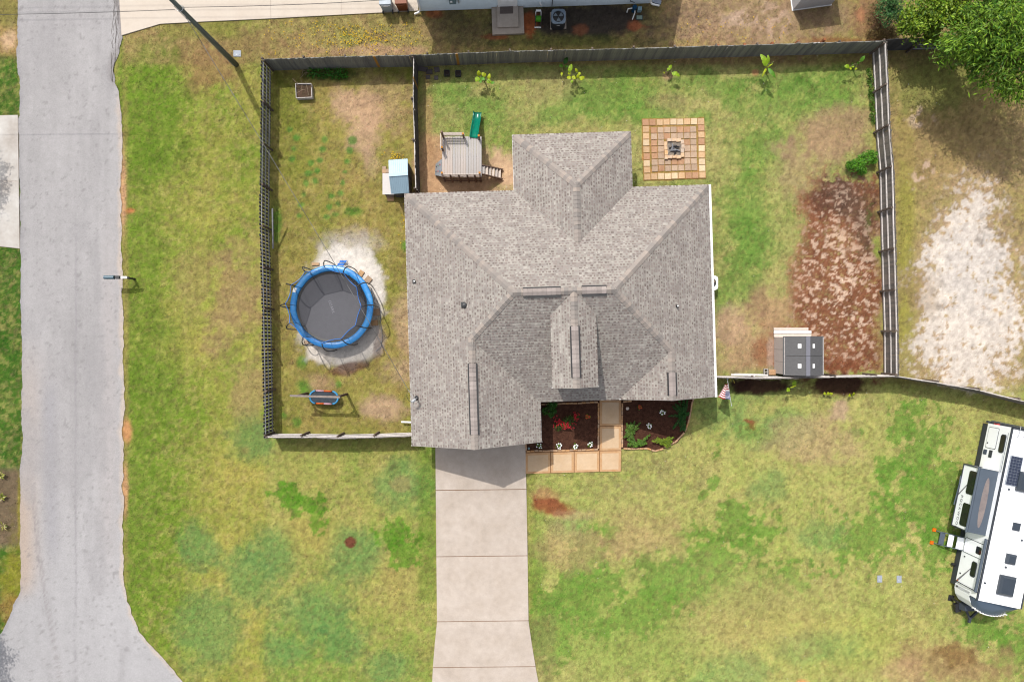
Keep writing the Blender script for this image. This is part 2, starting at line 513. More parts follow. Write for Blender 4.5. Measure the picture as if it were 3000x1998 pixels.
    lay((240, 232, 222), blob(1000, 980, 120, 95, 0, .18, .4), 1.0, 0); lay((236, 226, 214), blob(935, 1035, 45, 26, 30, .3, .6), .9, 0)
    lay((122, 84, 66), blob(1022, 1078, 62, 16, -12, .35, .8), .8, .1, .8); lay((120, 85, 68), blob(1110, 1015, 14, 60, 10, .5, 1.0), .5, .2)
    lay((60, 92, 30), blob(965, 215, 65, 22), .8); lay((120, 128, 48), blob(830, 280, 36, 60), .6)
    # --- round the play set
    lay((228, 188, 150), blob(1370, 520, 135, 70, 0, .35, .8), .9, .1); lay((236, 198, 160), blob(1475, 500, 45, 60), .9, .1); lay((214, 172, 130), blob(1265, 480, 40, 90), .85, .2)
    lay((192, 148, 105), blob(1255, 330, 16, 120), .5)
    # --- back yard
    for q in ((1800, 290, 120, 55), (1900, 330, 90, 40), (1650, 330, 70, 40), (2100, 250, 90, 40), (2250, 300, 120, 60), (2190, 640, 70, 130), (2180, 760, 50, 110),
              (2290, 250, 110, 40), (1330, 270, 70, 40), (1400, 320, 60, 60), (2240, 430, 90, 60), (2440, 280, 80, 60), (2120, 900, 25, 120), (2050, 340, 40, 25)):
        lay((104, 150, 56), blob(*q, 0, .45, 1.3), .62)
    lay((176, 146, 108), blob(1960, 300, 60, 22), .4); lay((182, 160, 112), blob(1610, 250, 60, 50), .35)
    lay((205, 170, 130), blob(1955, 222, 14, 10, 0, .4, .6), .8, .2); lay((205, 145, 105), blob(2213, 212, 12, 10, 0, .4, .6), .8, .2)
    lay((178, 142, 112), blob(2430, 400, 120, 70, -30), .75, .6); lay((182, 148, 116), blob(2330, 500, 70, 70), .45)
    lay((196, 160, 122), blob(2180, 1010, 85, 90), .8, .55); lay((190, 150, 115), blob(2270, 900, 60, 60), .7, .5); lay((210, 176, 140), blob(2140, 960, 40, 60), .5)
    lay((150, 120, 92), blob(2220, 880, 30, 50), .4)
    n_f = fbm((X + Y * .4) / 13, (Y - X * .4) / 9, 71, 4, .62)
    pm = np.zeros(len(X), np.float32)
    for q_ in (-22, -11, 0, 11, 22):
        pm += inpoly(X + (n_mid - .5) * 90 + q_ + (n_tin - .5) * 34, Y + (n_sml - .5) * 60 + (n_f - .5) * 44 + q_ * .4, MULCH_E) * .2
    lay((190, 152, 116), np.clip(pm * 2, 0, 1), .5, .5)
    lay((142, 90, 66), pm * sm(-.1, .35, n_f), .95, .05, 1); lay((186, 144, 112), pm * sm(.5, .8, n_alt * .5 + n_f * .5), .3); lay((104, 74, 60), pm * blob(2440, 560, 70, 70, -40, .6, .9), .75, .2, .9); lay((108, 84, 70), pm * blob(2510, 640, 34, 130, -30, .6, 1.0), .75, .1, .9); lay((112, 84, 66), pm * blob(2545, 680, 40, 120), .7, .2, .7)
    lay((108, 120, 62), pm * blob(2560, 660, 26, 100) * sm(.5, .62, n_pat), .6, .6)
    sp = sm(.585, .70, n_f * .8 + n_sml * .2 + .06 * blob(2470, 800, 110, 130))
    lay((236, 206, 180), pm * sp * blob(2460, 860, 140, 270, 0, .8, .5), .9, 0, .1)
    lay((232, 200, 170), pm * blob(2480, 705, 52, 34, 20, .4, 1.3) * sm(.3, .5, n_f), .9, 0, .1); lay((136, 80, 54), pm * blob(2440, 1075, 110, 30), .7, 0, 1)
    lay((176, 132, 96), blob(2236, 1040, 20, 60), .6, .2); lay((206, 180, 160), blob(2258, 1040, 10, 50), .6, 0)
    # --- top strip
    lay((172, 142, 112), blob(2240, 60, 330, 80), .7); lay((206, 178, 152), blob(2150, 55, 60, 30) * sm(.45, .6, n_sml), .8, .2); lay((206, 176, 150), blob(2270, 60, 60, 60) * sm(.5, .62, n_sml), .6, .3)
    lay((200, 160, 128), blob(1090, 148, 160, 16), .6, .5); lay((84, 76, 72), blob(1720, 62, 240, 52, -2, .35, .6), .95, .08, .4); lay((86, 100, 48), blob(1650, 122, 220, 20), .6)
    lay((200, 122, 84), blob(1865, 75, 34, 20, 0, .3, 1.1), .95, 0); lay((205, 118, 72), blob(1552, 80, 26, 34, 0, .35, 1.1), .9, 0); lay((200, 112, 72), blob(1270, 40, 26, 12, 0, .4, .9), .8, 0)
    lay((198, 125, 88), blob(1700, 90, 22, 16, 0, .4, 1.0), .6, .1); lay((196, 112, 74), blob(1450, 108, 40, 8, 0, .4, .8), .8, .1); lay((98, 90, 70), blob(1360, 80, 90, 50), .5)
    lay((150, 98, 62), blob(2480, 120, 130, 14), .7, .2); lay((226, 158, 118), blob(2522, 46, 12, 22, 0, .4, .7), .8, .1); lay((146, 105, 72), blob(2545, 60, 60, 80), .6)
    lay((120, 134, 44), box(470, 700, 58, 110, 20), .5)
    # --- east plot
    lay((158, 156, 66), box(2630, 2680, 330, 1120, 14), .75)
    lay((178, 150, 100), blob(2800, 420, 160, 140), .6); lay((142, 152, 72), blob(2720, 240, 110, 70), .7)
    n_v = fbm(X / 12, Y / 12, 81, 4, .62)
    sw = np.clip(blob(2850, 960, 150, 220, 8, .8, .7) + .75 * blob(2820, 700, 90, 150, 20, .85, .8), 0, 1) * m_east
    lay((208, 178, 146), m_east * np.clip(sw * 1.5, 0, 1), .55, .4)
    ss = sm(.46, .64, n_v * .62 + sw * .46)
    lay((238, 226, 212), ss * np.clip(sw * 1.8, 0, 1), .95, .05); lay((222, 214, 206), ss * m_east * blob(2860, 800, 90, 120), .5, .05)
    lay((226, 196, 170), blob(2700, 520, 22, 50, 30) * sm(.5, .6, n_sml), .8, .1); lay((228, 200, 172), blob(2700, 350, 40, 30, 40) * sm(.52, .62, n_sml), .7, .2)
    lay((160, 132, 94), blob(2680, 860, 60, 60), .4); lay((130, 112, 92), blob(2930, 680, 70, 40) * sm(.5, .62, n_pat), .5)
    # --- front lawn, east half
    for q in ((2690, 1190, 40, 40, 0, .78), (2640, 1240, 40, 60, 0, .75), (2700, 1330, 60, 120, 20, .85), (2720, 1450, 110, 110, 0, .92), (2620, 1370, 50, 40, 0, .8), (2600, 1390, 30, 30, 0, .75),
              (2560, 1560, 150, 90, -30, .7), (2160, 1530, 60, 60, 0, .85), (2090, 1640, 80, 60, 20, .85), (1970, 1700, 120, 60, 25, .9), (1720, 1620, 45, 100, 10, .85), (1700, 1740, 130, 60, -20, .95),
              (1900, 1780, 130, 60, -25, .9), (2240, 1540, 60, 50, 0, .7), (2200, 1600, 40, 30, 0, .75), (1620, 1860, 60, 100, 0, .8), (1740, 1840, 70, 40, 0, .75), (2300, 1690, 80, 60, 0, .68),
              (1790, 1570, 30, 40, 0, .72), (2050, 1560, 60, 30, 0, .66), (2420, 1500, 40, 30, 0, .6), (2100, 1330, 18, 26, 0, .75), (2090, 1410, 16, 20, 0, .75), (2060, 1450, 12, 14, 0, .9), (2800, 1560, 60, 80, 0, .8),
              (2500, 1270, 24, 20, 0, .6), (2880, 1850, 70, 60, 0, .8), (2960, 1900, 60, 80, 0, .8), (2740, 1600, 50, 80, 0, .78)):
        lay((104, 148, 52), crisp(*q), .76)
    lay((132, 162, 70), blob(1800, 1880, 260, 110, 0, .6, .8), .5); lay((138, 166, 78), blob(2150, 1720, 260, 70, 10, .6, .9), .45); lay((176, 182, 84), blob(2400, 1880, 240, 90, 0, .6, .9), .5)
    lay((106, 146, 48), blob(1575, 1700, 28, 190, 0, .5, .8), .7)
    for q in ((2130, 1200, 90, 60), (2230, 1130, 90, 40), (2190, 1260, 70, 40), (2320, 1240, 60, 60), (2420, 1580, 70, 50), (2250, 1420, 60, 40), (1680, 1540, 60, 40), (2160, 1960, 120, 60), (2380, 1900, 140, 50)):
        lay((126, 162, 84), blob(*q, 0, .5, 1.0), .6)
    lay((196, 164, 122), blob(2400, 1290, 110, 70), .55); lay((205, 172, 142), blob(2465, 1200, 30, 34), .75, .4); lay((190, 158, 112), blob(1690, 1600, 110, 60), .5); lay((186, 156, 108), blob(1870, 1570, 120, 60), .5)
    lay((196, 168, 112), blob(2230, 1800, 200, 120), .35); lay((140, 132, 90), blob(1880, 1400, 150, 60) * sm(.5, .62, n_pat), .35)
    lay((172, 142, 98), blob(2800, 1940, 150, 60, 10), .8, .6); lay((132, 104, 60), blob(2800, 1920, 65, 36, 15), .75); lay((196, 160, 118), blob(2650, 1980, 70, 40), .5)
    lay((188, 128, 96), blob(1592, 1455, 40, 30, 10), .6, .3); lay((154, 88, 58), blob(1608, 1482, 62, 24, 14, .35, .9), .9, .1, .5); lay((200, 160, 125), blob(1690, 1510, 60, 14), .4)
    lay((150, 84, 62), blob(2189, 1244, 30, 21, 0, .3, .7) * sm(.36, .5, n_sml), .95, .1, .8); lay((106, 152, 52), blob(2190, 1262, 44, 26, 0, .4, .7), .35)
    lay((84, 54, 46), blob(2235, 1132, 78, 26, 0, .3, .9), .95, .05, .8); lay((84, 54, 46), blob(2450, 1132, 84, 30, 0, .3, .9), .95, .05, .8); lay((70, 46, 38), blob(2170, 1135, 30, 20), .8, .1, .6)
    lay((150, 140, 88), blob(1590, 1900, 40, 110), .45)
    lay((226, 150, 96), blob(2350, 1998, 18, 8), .7)
    # --- everything built on the ground keeps the blades away
    for poly in (DRIVE, WALK, BED_W, BED_E, PATIO, TOPDRIVE, HOUSE_PX, NHOUSE, [(-400, 352), (53, 338), (58, 729), (-400, 690)]):
        k = inpoly(X, Y, poly); grass[k] = 0; chip[k] = 0
    k = inpoly(X, Y, BED_W) | inpoly(X, Y, BED_E)
    c[k] = C(96, 64, 50) * (.6 + .8 * n_tin[k])[:, None]; chip[k] = 1
    k = inpoly(X, Y, PATIO)
    c[k] = C(196, 140, 84) * (.75 + .5 * n_tin[k])[:, None]
    k = (X > edge_at(ROAD_L, Y) + 3) & (X < edge_at(ROAD_R, Y) - 3); grass[k] = 0; chip[k] = 0
    k = (Y > 2090); grass[k] = 0
    gm = grass * (1 - chip)
    c = c * (1 + gm[:, None] * np.array([.13, .11, .26], np.float32))
    lay((112, 92, 66), sm(.66, .84, f3) * gm, .35); lay((190, 182, 100), sm(.62, .84, fbm(X / 8, Y / 8, 66, 2)) * gm, .18)
    c = c * (1 + (n_tin - .5)[:, None] * .40 + (n_sml - .5)[:, None] * .22)
    return np.clip(c, .004, .9), grass, chip


STEP = .082
xs = np.concatenate([[-900, -300, -120, -60, -40, -33], np.arange(-30.5, 30.5, STEP), [33, 40, 60, 120, 300, 900]])
ys = np.concatenate([[-900, -300, -120, -60, -40, -26], np.arange(-22.5, 21.0, STEP), [26, 40, 60, 120, 300, 900]])
gx, gy = np.meshgrid(xs, ys, indexing='ij')
fpx = np.clip(1500 + gx.ravel() * FPX / CAM_H, -400, 3400); fpy = np.clip(999 - gy.ravel() * FPX / CAM_H, -300, 2300)
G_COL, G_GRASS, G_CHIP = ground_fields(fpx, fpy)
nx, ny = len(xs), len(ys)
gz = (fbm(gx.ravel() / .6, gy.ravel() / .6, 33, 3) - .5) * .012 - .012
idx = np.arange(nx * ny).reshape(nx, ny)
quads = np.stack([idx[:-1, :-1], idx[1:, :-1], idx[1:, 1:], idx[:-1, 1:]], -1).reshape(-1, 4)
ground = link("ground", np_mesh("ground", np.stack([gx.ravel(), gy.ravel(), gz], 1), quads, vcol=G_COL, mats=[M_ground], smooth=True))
tag(ground, kind='structure')


def sample_ground(x, y):
    i = np.clip(np.searchsorted(xs, x), 1, nx - 1); j = np.clip(np.searchsorted(ys, y), 1, ny - 1)
    k = i * ny + j
    return G_COL[k], G_GRASS[k], G_CHIP[k]


def scatter_blades(name, n, which, L0, L1, W, tilt, material, jitter=.35, zb=0.0):
    x = NPR.uniform(-29.6, 29.6, n); y = NPR.uniform(-20.0, 20.0, n)
    col, g, ch = sample_ground(x, y)
    dens = g if which == 'grass' else ch
    keep = NPR.random(n) < dens
    x, y, col = x[keep], y[keep], col[keep]
    m = len(x)
    a = NPR.uniform(0, 2 * math.pi, m); ln = NPR.uniform(L0, L1, m); tl = NPR.uniform(*tilt, m); w = W * NPR.uniform(.6, 1.3, m)
    dx, dy = np.cos(a), np.sin(a)
    v = np.zeros((m, 3, 3), np.float32)
    v[:, 0] = np.stack([x - dy * w / 2, y + dx * w / 2, np.full(m, zb)], 1)
    v[:, 1] = np.stack([x + dy * w / 2, y - dx * w / 2, np.full(m, zb)], 1)
    v[:, 2] = np.stack([x + dx * ln * np.cos(tl), y + dy * ln * np.cos(tl), zb + ln * np.sin(tl)], 1)
    br = (1 + NPR.normal(0, jitter, m)).clip(.45, 1.9)[:, None]
    hue = NPR.normal(0, .09, (m, 1))
    col = (col * br * np.concatenate([1 + hue, 1 - hue * .3, 1 - hue * .2], 1)).clip(.004, .8)
    return link(name, np_mesh(name, v.reshape(-1, 3), np.arange(m * 3).reshape(m, 3), fcol=col, mats=[material]))


lawn = scatter_blades("lawn_grass", 640000, 'grass', .05, .115, .028, (.12, .85), M_blade, .27, -.015)
tag(lawn, kind='stuff', label='short patchy grass covering the yards', cat='grass')
chips = scatter_blades("bark_mulch", 190000, 'chip', .05, .12, .034, (.03, .45), M_chip, .38, 0.0)
tag(chips, kind='stuff', label='loose bark mulch lying in beds and bare patches', cat='mulch')

# ------------------------------------------------------------------ road
ry = np.arange(-60, 2130, 5.0)
eL = edge_at(ROAD_L, ry) + (fbm(ry / 40, ry * 0, 40, 3) - .5) * 6 + (fbm(ry / 9, ry * 0, 41, 2) - .5) * 2
eR = edge_at(ROAD_R, ry) + (fbm(ry / 40, ry * 0, 42, 3) - .5) * 8 + (fbm(ry / 9, ry * 0, 43, 2) - .5) * 2.5
K = 64
tt = np.linspace(0, 1, K)
rX = eL[:, None] * (1 - tt) + eR[:, None] * tt
rY = np.repeat(ry[:, None], K, 1)
X, Y = rX.ravel(), rY.ravel()
rc = np.repeat(C(187, 184, 184)[None], len(X), 0)


def rl(col, m):
    global rc
    rc = rc + (C(*col) - rc) * m[:, None]


n1 = fbm(X / 140, Y / 420, 50); n2 = fbm(X / 14, Y / 260, 51); n3 = fbm(X / 40, Y / 40, 52)
rc = rc * (1 + (n1 - .5)[:, None] * .16 + (n2 - .5)[:, None] * .10 + (n3 - .5)[:, None] * .07)
rl((202, 201, 203), sm(1300, 1800, Y) * .5)
rl((202, 194, 192), np.exp(-((X - 320) / 26) ** 2) * sm(500, 900, Y) * (1 - sm(1500, 1800, Y)) * .45)
dR = edge_at(ROAD_R, Y) - X; dL = X - edge_at(ROAD_L, Y)
rl((222, 205, 190), (1 - sm(2, 15, dR + (n3 - .5) * 12)) * sm(240, 330, Y) * .75)
rl((150, 142, 140), (1 - sm(4, 22, dR + (n3 - .5) * 16)) * (1 - sm(230, 270, Y)) * .6)
rl((165, 162, 165), (1 - sm(2, 14, dL + (n3 - .5) * 8)) * .45)
rl((205, 178, 152), np.exp(-((dL - 10) / 26) ** 2) * sm(1330, 1500, Y) * (1 - sm(1660, 1780, Y)) * .85)
rl((196, 184, 176), np.exp(-((dL - 20) / 40) ** 2) * sm(950, 1150, Y) * (1 - sm(1660, 1780, Y)) * .6)
rl((158, 154, 158), np.exp(-((X - 222 - (fbm(Y / 80, Y * 0, 55) - .5) * 4) / 2.6) ** 2) * sm(500, 900, Y) * .55)
xt = np.interp(Y, [1400, 1600, 1750, 1850, 2000], [92, 108, 132, 150, 176])
rl((150, 142, 142), (np.exp(-((X - xt) / 2.6) ** 2) + .7 * np.exp(-((X - xt - 8) / 2.2) ** 2)) * sm(1380, 1480, Y) * .5)
rl((176, 174, 178), np.exp(-((X - 150 - (Y - 1400) * .02) / 22) ** 2) * sm(1050, 1200, Y) * (1 - sm(1560, 1700, Y)) * .7)
sp_ = fbm(X / 9, Y / 9, 57, 2); rl((140, 136, 136), sm(.93, .99, sp_) * .4)
rl((174, 171, 172), sm(.6, .85, fbm(X / 70, Y / 240, 58)) * .45)
V = np.stack([(X - 1500) * CAM_H / FPX, (999 - Y) * CAM_H / FPX, np.full(len(X), .022)], 1)
nr = len(ry)
ii = np.arange(nr * K).reshape(nr, K)
Fq = np.stack([ii[1:, :-1], ii[1:, 1:], ii[:-1, 1:], ii[:-1, :-1]], -1).reshape(-1, 4)
road = link("road", np_mesh("road", V, Fq, vcol=rc.clip(.01, .9), mats=[M_asphalt], smooth=True))
tag(road, kind='structure')
mb = MB()
mb.prism([P(-1500, 2108)[:2], P(4500, 2108)[:2], P(4500, 2420)[:2], P(-1500, 2420)[:2]], -.05, .016)
tag(mb.build("cross_road", mat("cross_asphalt", D(188, 186, 188), var=.08, scale=2, fine=.1, rough=.93)), kind='structure')
# broken edge cracks of the road, thin dark seams lying in its surface
mb = MB()
for k in range(7):
    x = 340 + k * 2.2 - 6; pts = []
    for y in range(0, 250, 12):
        x += RND.uniform(-3.2, 3.0); x = max(326, min(352, x))
        if y > 110: x = min(x, edge_at(ROAD_R, y) - 2)
        pts.append(P(x, y + RND.uniform(-3, 3)))
    for a, b in zip(pts[:-1], pts[1:]):
        if RND.random() < .8: mb.beam((a[0], a[1], .0245), (b[0], b[1], .0245), .018, .004)
o = mb.build("crack", mat("crack_tar", (.10, .09, .085), rough=.95), road)
o['kind'] = 'stuff'


# ------------------------------------------------------------------ concrete: driveways, walk
def slab_poly(pts): return [P(*q)[:2] for q in pts]


def shrink(poly, d):
    n = len(poly); cx = sum(p[0] for p in poly) / n; cy = sum(p[1] for p in poly) / n
    out = []
    for x, y in poly:
        L = math.hypot(x - cx, y - cy); out.append((x + (cx - x) / L * d, y + (cy - y) / L * d))
    return out


def bed(name, poly, m, z1=.02):
    mb = MB(); mb.prism(slab_poly(poly), -.06, z1)
    return tag(mb.build(name, m, org=(0, 0, 0)), kind='structure')


drive = bed("driveway", DRIVE, M_joint)
dj = [1268, 1434, 1628, 1818, 1952, 2100]
for y0, y1 in zip(dj[:-1], dj[1:]):
    xl = lambda y: np.interp(y, [1270, 1600, 1818, 1930, 2100], [1276, 1279, 1281, 1270, 1262]) - 0.5
    xr = lambda y: np.interp(y, [1270, 1500, 1826, 2000, 2100], [1538, 1543, 1548, 1576, 1600]) + 0.5
    ymid = (y0 + y1) / 2; sk = -3
    poly = [P(xl(y0), y0 + 1 - sk * .5)[:2], P(xr(y0), y0 + 1 + sk * .5)[:2], P(xr(ymid), ymid)[:2], P(xr(y1), y1 - 1 + sk * .5)[:2], P(xl(y1), y1 - 1 - sk * .5)[:2], P(xl(ymid), ymid)[:2]]
    mb = MB(); mb.prism(poly, 0.0, .055 + RND.uniform(0, .006))
    mb.build("slab", M_conc, drive)
walk = bed("walkway", WALK, M_joint)
for q in ([(1757, 1172), (1819, 1172), (1819, 1247), (1757, 1247)], [(1757, 1249), (1819, 1249), (1819, 1318), (1757, 1319)], [(1757, 1321), (1819, 1320), (1818, 1380), (1757, 1381)],
          [(1683, 1323), (1755, 1321), (1755, 1381), (1683, 1383)], [(1614, 1325), (1681, 1323), (1681, 1383), (1614, 1385)], [(1540, 1327), (1612, 1325), (1612, 1385), (1540, 1387)]):
    outer = slab_poly(q); cx = sum(p[0] for p in outer) / 4; cy = sum(p[1] for p in outer) / 4
    inner = [(x - math.copysign(.13, x - cx), y - math.copysign(.12, y - cy)) for x, y in outer]
    mb = MB(); mb.prism(outer, 0, .06, mi=1); mb.prism(inner, .055, .0635, mi=0)
    mb.build("slab", [M_walk, M_walk_edge], walk)
td = bed("neighbour_driveway", TOPDRIVE, M_conc, .04)
for q in ([(348, -58), (358, 105), (470, 72), (560, 67), (794, 56), (792, -58)], [(793, -58), (795.2, 56), (1000, 45), (1000, -58)], [(1001.2, -58), (1001.2, 45), (1225, 33), (1225, -58)]):
    mb = MB(); mb.prism(slab_poly(q), .0, .05); mb.build("slab", M_conc_pale, td)
ld = bed("roadside_driveway", [(-300, 345), (54, 338), (59, 729), (-300, 690)], M_conc, .035)
for q in ([(-300, 346), (53, 339), (56, 531), (-300, 531)], [(-300, 533), (56, 533), (58, 728), (-300, 689)]):
    mb = MB(); mb.prism(slab_poly(q), .0, .045); mb.build("slab", M_conc_grey, ld)
for nm, q in (("flower_bed", BED_W), ("flower_bed", BED_E)):
    mb = MB(); mb.prism(slab_poly(q), -.05, .028); tag(mb.build(nm, M_mulch), kind='structure')
# ------------------------------------------------------------------ main house (modelled in its own frame: u along the back eave, v towards the back)
PITCH, EAVE = .58, 2.75
HA = math.radians(1.70)
house = thing("house", "grey shingled house with cross gables and hips in the middle of the yard", "house", (-5.587, 7.645, 0), HA)


def HW(u, v, z=0.0):
    return (-5.587 + u * math.cos(HA) - v * math.sin(HA), 7.645 + u * math.sin(HA) + v * math.cos(HA), z)


PLANES = [  # eave origin, eave direction, upslope direction, outline in plan, eave height
    ((0, 0), (1, 0), (0, -1), [(0, 0), (5.69, 0), (8.77, -3.08), (11.85, 0), (15.8, 0), (10.29, -5.51), (5.51, -5.51)], EAVE),
    ((5.69, 0), (0, 1), (1, 0), [(5.69, 2.89), (8.77, -.19), (8.77, -3.08), (5.69, 0)], EAVE),
    ((11.85, 0), (0, 1), (-1, 0), [(11.85, 2.89), (11.85, 0), (8.77, -3.08), (8.77, -.19)], EAVE),
    ((0, 2.89), (1, 0), (0, -1), [(5.69, 2.89), (11.85, 2.89), (8.77, -.19)], EAVE),
    ((0, 0), (0, 1), (1, 0), [(0, 0), (5.51, -5.51), (3.37, -7.65), (3.37, -13.1), (0, -13.1)], EAVE),
    ((15.8, 0), (0, 1), (-1, 0), [(15.8, 0), (15.8, -11.02), (13.3, -11.02), (13.3, -8.52), (10.29, -5.51)], EAVE),
    ((0, -11.02), (1, 0), (0, 1), [(5.51, -5.51), (3.37, -7.65), (6.74, -11.02), (10.8, -11.02), (13.3, -8.52), (10.29, -5.51)], EAVE),
    ((6.74, 0), (0, 1), (-1, 0), [(6.74, -13.1), (3.37, -13.1), (3.37, -7.65), (6.74, -11.02)], EAVE),
    ((10.8, 0), (0, 1), (1, 0), [(10.8, -11.02), (13.3, -11.02), (13.3, -8.52)], EAVE),
    ((7.25, 0), (0, 1), (1, 0), [(8.36, -5.51), (7.25, -6.62), (7.25, -10.15), (8.36, -10.15)], EAVE + .58 * (5.51 - 1.11)),
    ((9.47, 0), (0, 1), (-1, 0), [(8.36, -5.51), (9.47, -6.62), (9.47, -10.15), (8.36, -10.15)], EAVE + .58 * (5.51 - 1.11)),
]
CO = .132                                  # course height in plan
LIGHT = [np.array(D(200, 193, 184)), np.array(D(194, 187, 178)), np.array(D(188, 180, 173)), np.array(D(204, 197, 188)), np.array(D(183, 174, 167))]
DARKT = [np.array(D(164, 150, 143)), np.array(D(174, 160, 153)), np.array(D(152, 139, 133)), np.array(D(180, 167, 160))]


def intervals(poly, t):
    xs_ = []
    n = len(poly)
    for i in range(n):
        (s0, t0), (s1, t1) = poly[i], poly[(i + 1) % n]
        if (t0 > t) != (t1 > t): xs_.append(s0 + (s1 - s0) * (t - t0) / (t1 - t0))
    xs_.sort()
    return list(zip(xs_[::2], xs_[1::2]))


def shingle_geo(mb, to3, a, b, at, bt, t0, t1, dark):
    """one shingle of a course: bottom from a to b at t0, top from at to bt at t1, with raised darker tabs in its lower half"""
    lc = LIGHT[RND.randrange(5)] * RND.uniform(.96, 1.04) * .88
    lo, hi = .016, .003
    mb.add([to3(a, t0, lo), to3(b, t0, lo), to3(bt, t1 + .01, hi), to3(at, t1 + .01, hi), to3(a, t0, 0), to3(b, t0, 0)],
           [(0, 1, 2, 3), (4, 5, 1, 0)], tuple(lc))
    x = a + RND.uniform(.0, .07)
    tm = t0 + (t1 - t0) * RND.uniform(.36, .62)
    hm = lo + (hi - lo) * .55
    while x < b - .05:
        w = RND.uniform(.09, .135)
        x2 = min(x + w, b)
        dc = tuple(DARKT[RND.randrange(4)] * RND.uniform(.82, 1.0)) if RND.random() < .94 else tuple(LIGHT[3])
        e = .007
        mb.add([to3(x, t0 - .004, lo + e), to3(x2, t0 - .004, lo + e), to3(x2, tm, hm + e), to3(x, tm, hm + e), to3(x, t0 - .004, 0), to3(x2, t0 - .004, 0), to3(x2, tm, hm), to3(x, tm, hm)],
               [(0, 1, 2, 3), (4, 5, 1, 0), (1, 5, 6, 2), (4, 0, 3, 7), (2, 6, 7, 3)], dc)
        x = x2 + RND.uniform(.085, .125)


roof_stuff = MB(); under = MB()
single = []                                # the shingles nearest the lens, each an object of its own
SHW = .32
for pi, (o, e, g, poly, z0) in enumerate(PLANES):
    st = [((q[0] - o[0]) * e[0] + (q[1] - o[1]) * e[1], (q[0] - o[0]) * g[0] + (q[1] - o[1]) * g[1]) for q in poly]

    def to3(s, t, h, o=o, e=e, g=g, z0=z0):
        return (o[0] + e[0] * s + g[0] * t, o[1] + e[1] * s + g[1] * t, z0 + PITCH * t + h)
    under.add([to3(s, t, -.012) for s, t in st], [tuple(range(len(st)))])
    tmax = max(t for s, t in st)
    k = 0; t = 0.0
    while t < tmax - .01:
        t1 = min(t + CO, tmax)
        lo_i, hi_i = intervals(st, t + 1e-4), intervals(st, t1 - 1e-4)
        if len(lo_i) != len(hi_i): mid = intervals(st, (t + t1) / 2); lo_i = hi_i = mid
        for (a, b), (at, bt) in zip(lo_i, hi_i):
            off = RND.uniform(0, SHW); x = a
            while x < b - .01:
                x2 = min(b, x + (off if x == a and off > .08 else SHW))
                if b - x2 < .06: x2 = b
                xa = at if x == a else min(max(x, at), bt); xb = bt if x2 == b else min(max(x2, at), bt)
                full = abs(x2 - x - SHW) < 1e-6 and abs(xa - x) < 1e-6 and abs(xb - x2) < 1e-6 and t1 - t > CO * .99
                if full and pi in (9, 10) and len(single) < 300: single.append((pi, x, t, to3))
                else: shingle_geo(roof_stuff, to3, x, x2, xa, xb, t, t1, False)
                x = x2
        t = t1; k += 1
under.build("roof_deck", M_deckroof, house)
o = roof_stuff.build("shingles", M_shingle, house); o['kind'] = 'stuff'
variants = {}
for pi in (9, 10):
    _, e, g, _, _ = PLANES[pi]
    for v in range(5):
        mb = MB()
        shingle_geo(mb, lambda s, t, h: (e[0] * s + g[0] * t, e[1] * s + g[1] * t, PITCH * t + h), 0, SHW, 0, SHW, 0, CO, False)
        variants[(pi, v)] = mb.mesh("shingle", M_shingle)
for pi, x, t, to3 in single:
    link("shingle", variants[(pi, RND.randrange(5))], house, to3(x, t, 0))

# ridge and hip caps


def zr(u): return EAVE + PITCH * u


LINES = [  # (start low, end high, kind)
    ((0.1, -.1, zr(.1)), (5.51, -5.51, zr(5.51)), 'hip'), ((15.7, -.1, zr(.1)), (10.29, -5.51, zr(5.51)), 'hip'),
    ((3.37, -7.65, zr(3.37)), (5.51, -5.51, zr(5.51)), 'hip'), ((13.3, -8.52, zr(2.5)), (10.29, -5.51, zr(5.51)), 'hip'),
    ((5.79, 2.79, zr(.1)), (8.77, -.19, zr(3.08)), 'hip'), ((11.75, 2.79, zr(.1)), (8.77, -.19, zr(3.08)), 'hip'),
    ((5.45, -5.51, zr(5.51)), (10.35, -5.51, zr(5.51)), 'ridge'), ((3.37, -13.1, zr(3.37)), (3.37, -7.6, zr(3.37)), 'ridge'),
    ((13.3, -11.02, zr(2.5)), (13.3, -8.45, zr(2.5)), 'ridge'), ((8.77, -3.2, zr(3.08)), (8.77, -.1, zr(3.08)), 'ridge'), ((8.36, -10.15, zr(5.51)), (8.36, -5.6, zr(5.51)), 'ridge')]
capm = {}
for kind, drop in (('hip', .066), ('ridge', .092)):
    mb = MB(); w = .17
    mb.add([(-w, 0, -drop + .04), (0, 0, .052), (w, 0, -drop + .04), (-w, .24, -drop + .02), (0, .24, .03), (w, .24, -drop + .02), (-w, 0, -drop), (w, 0, -drop), (0, 0, 0)],
           [(0, 1, 4, 3), (1, 2, 5, 4), (6, 8, 1, 0), (8, 7, 2, 1)])
    capm[kind] = mb.mesh("ridge_cap", M_cap)
for a, b, kind in LINES:
    a, b = Vector(a), Vector(b); d = b - a; n = max(1, int(d.length / .2))
    yaw = math.atan2(-d.x, d.y); pit = math.asin(d.normalized().z)
    for i in range(n):
        p = a + d * (i / n)
        q = link("ridge_cap", capm[kind], house, p + Vector((0, 0, .004 + .004 * (i % 2))), (pit, 0, yaw + RND.uniform(-.02, .02)))
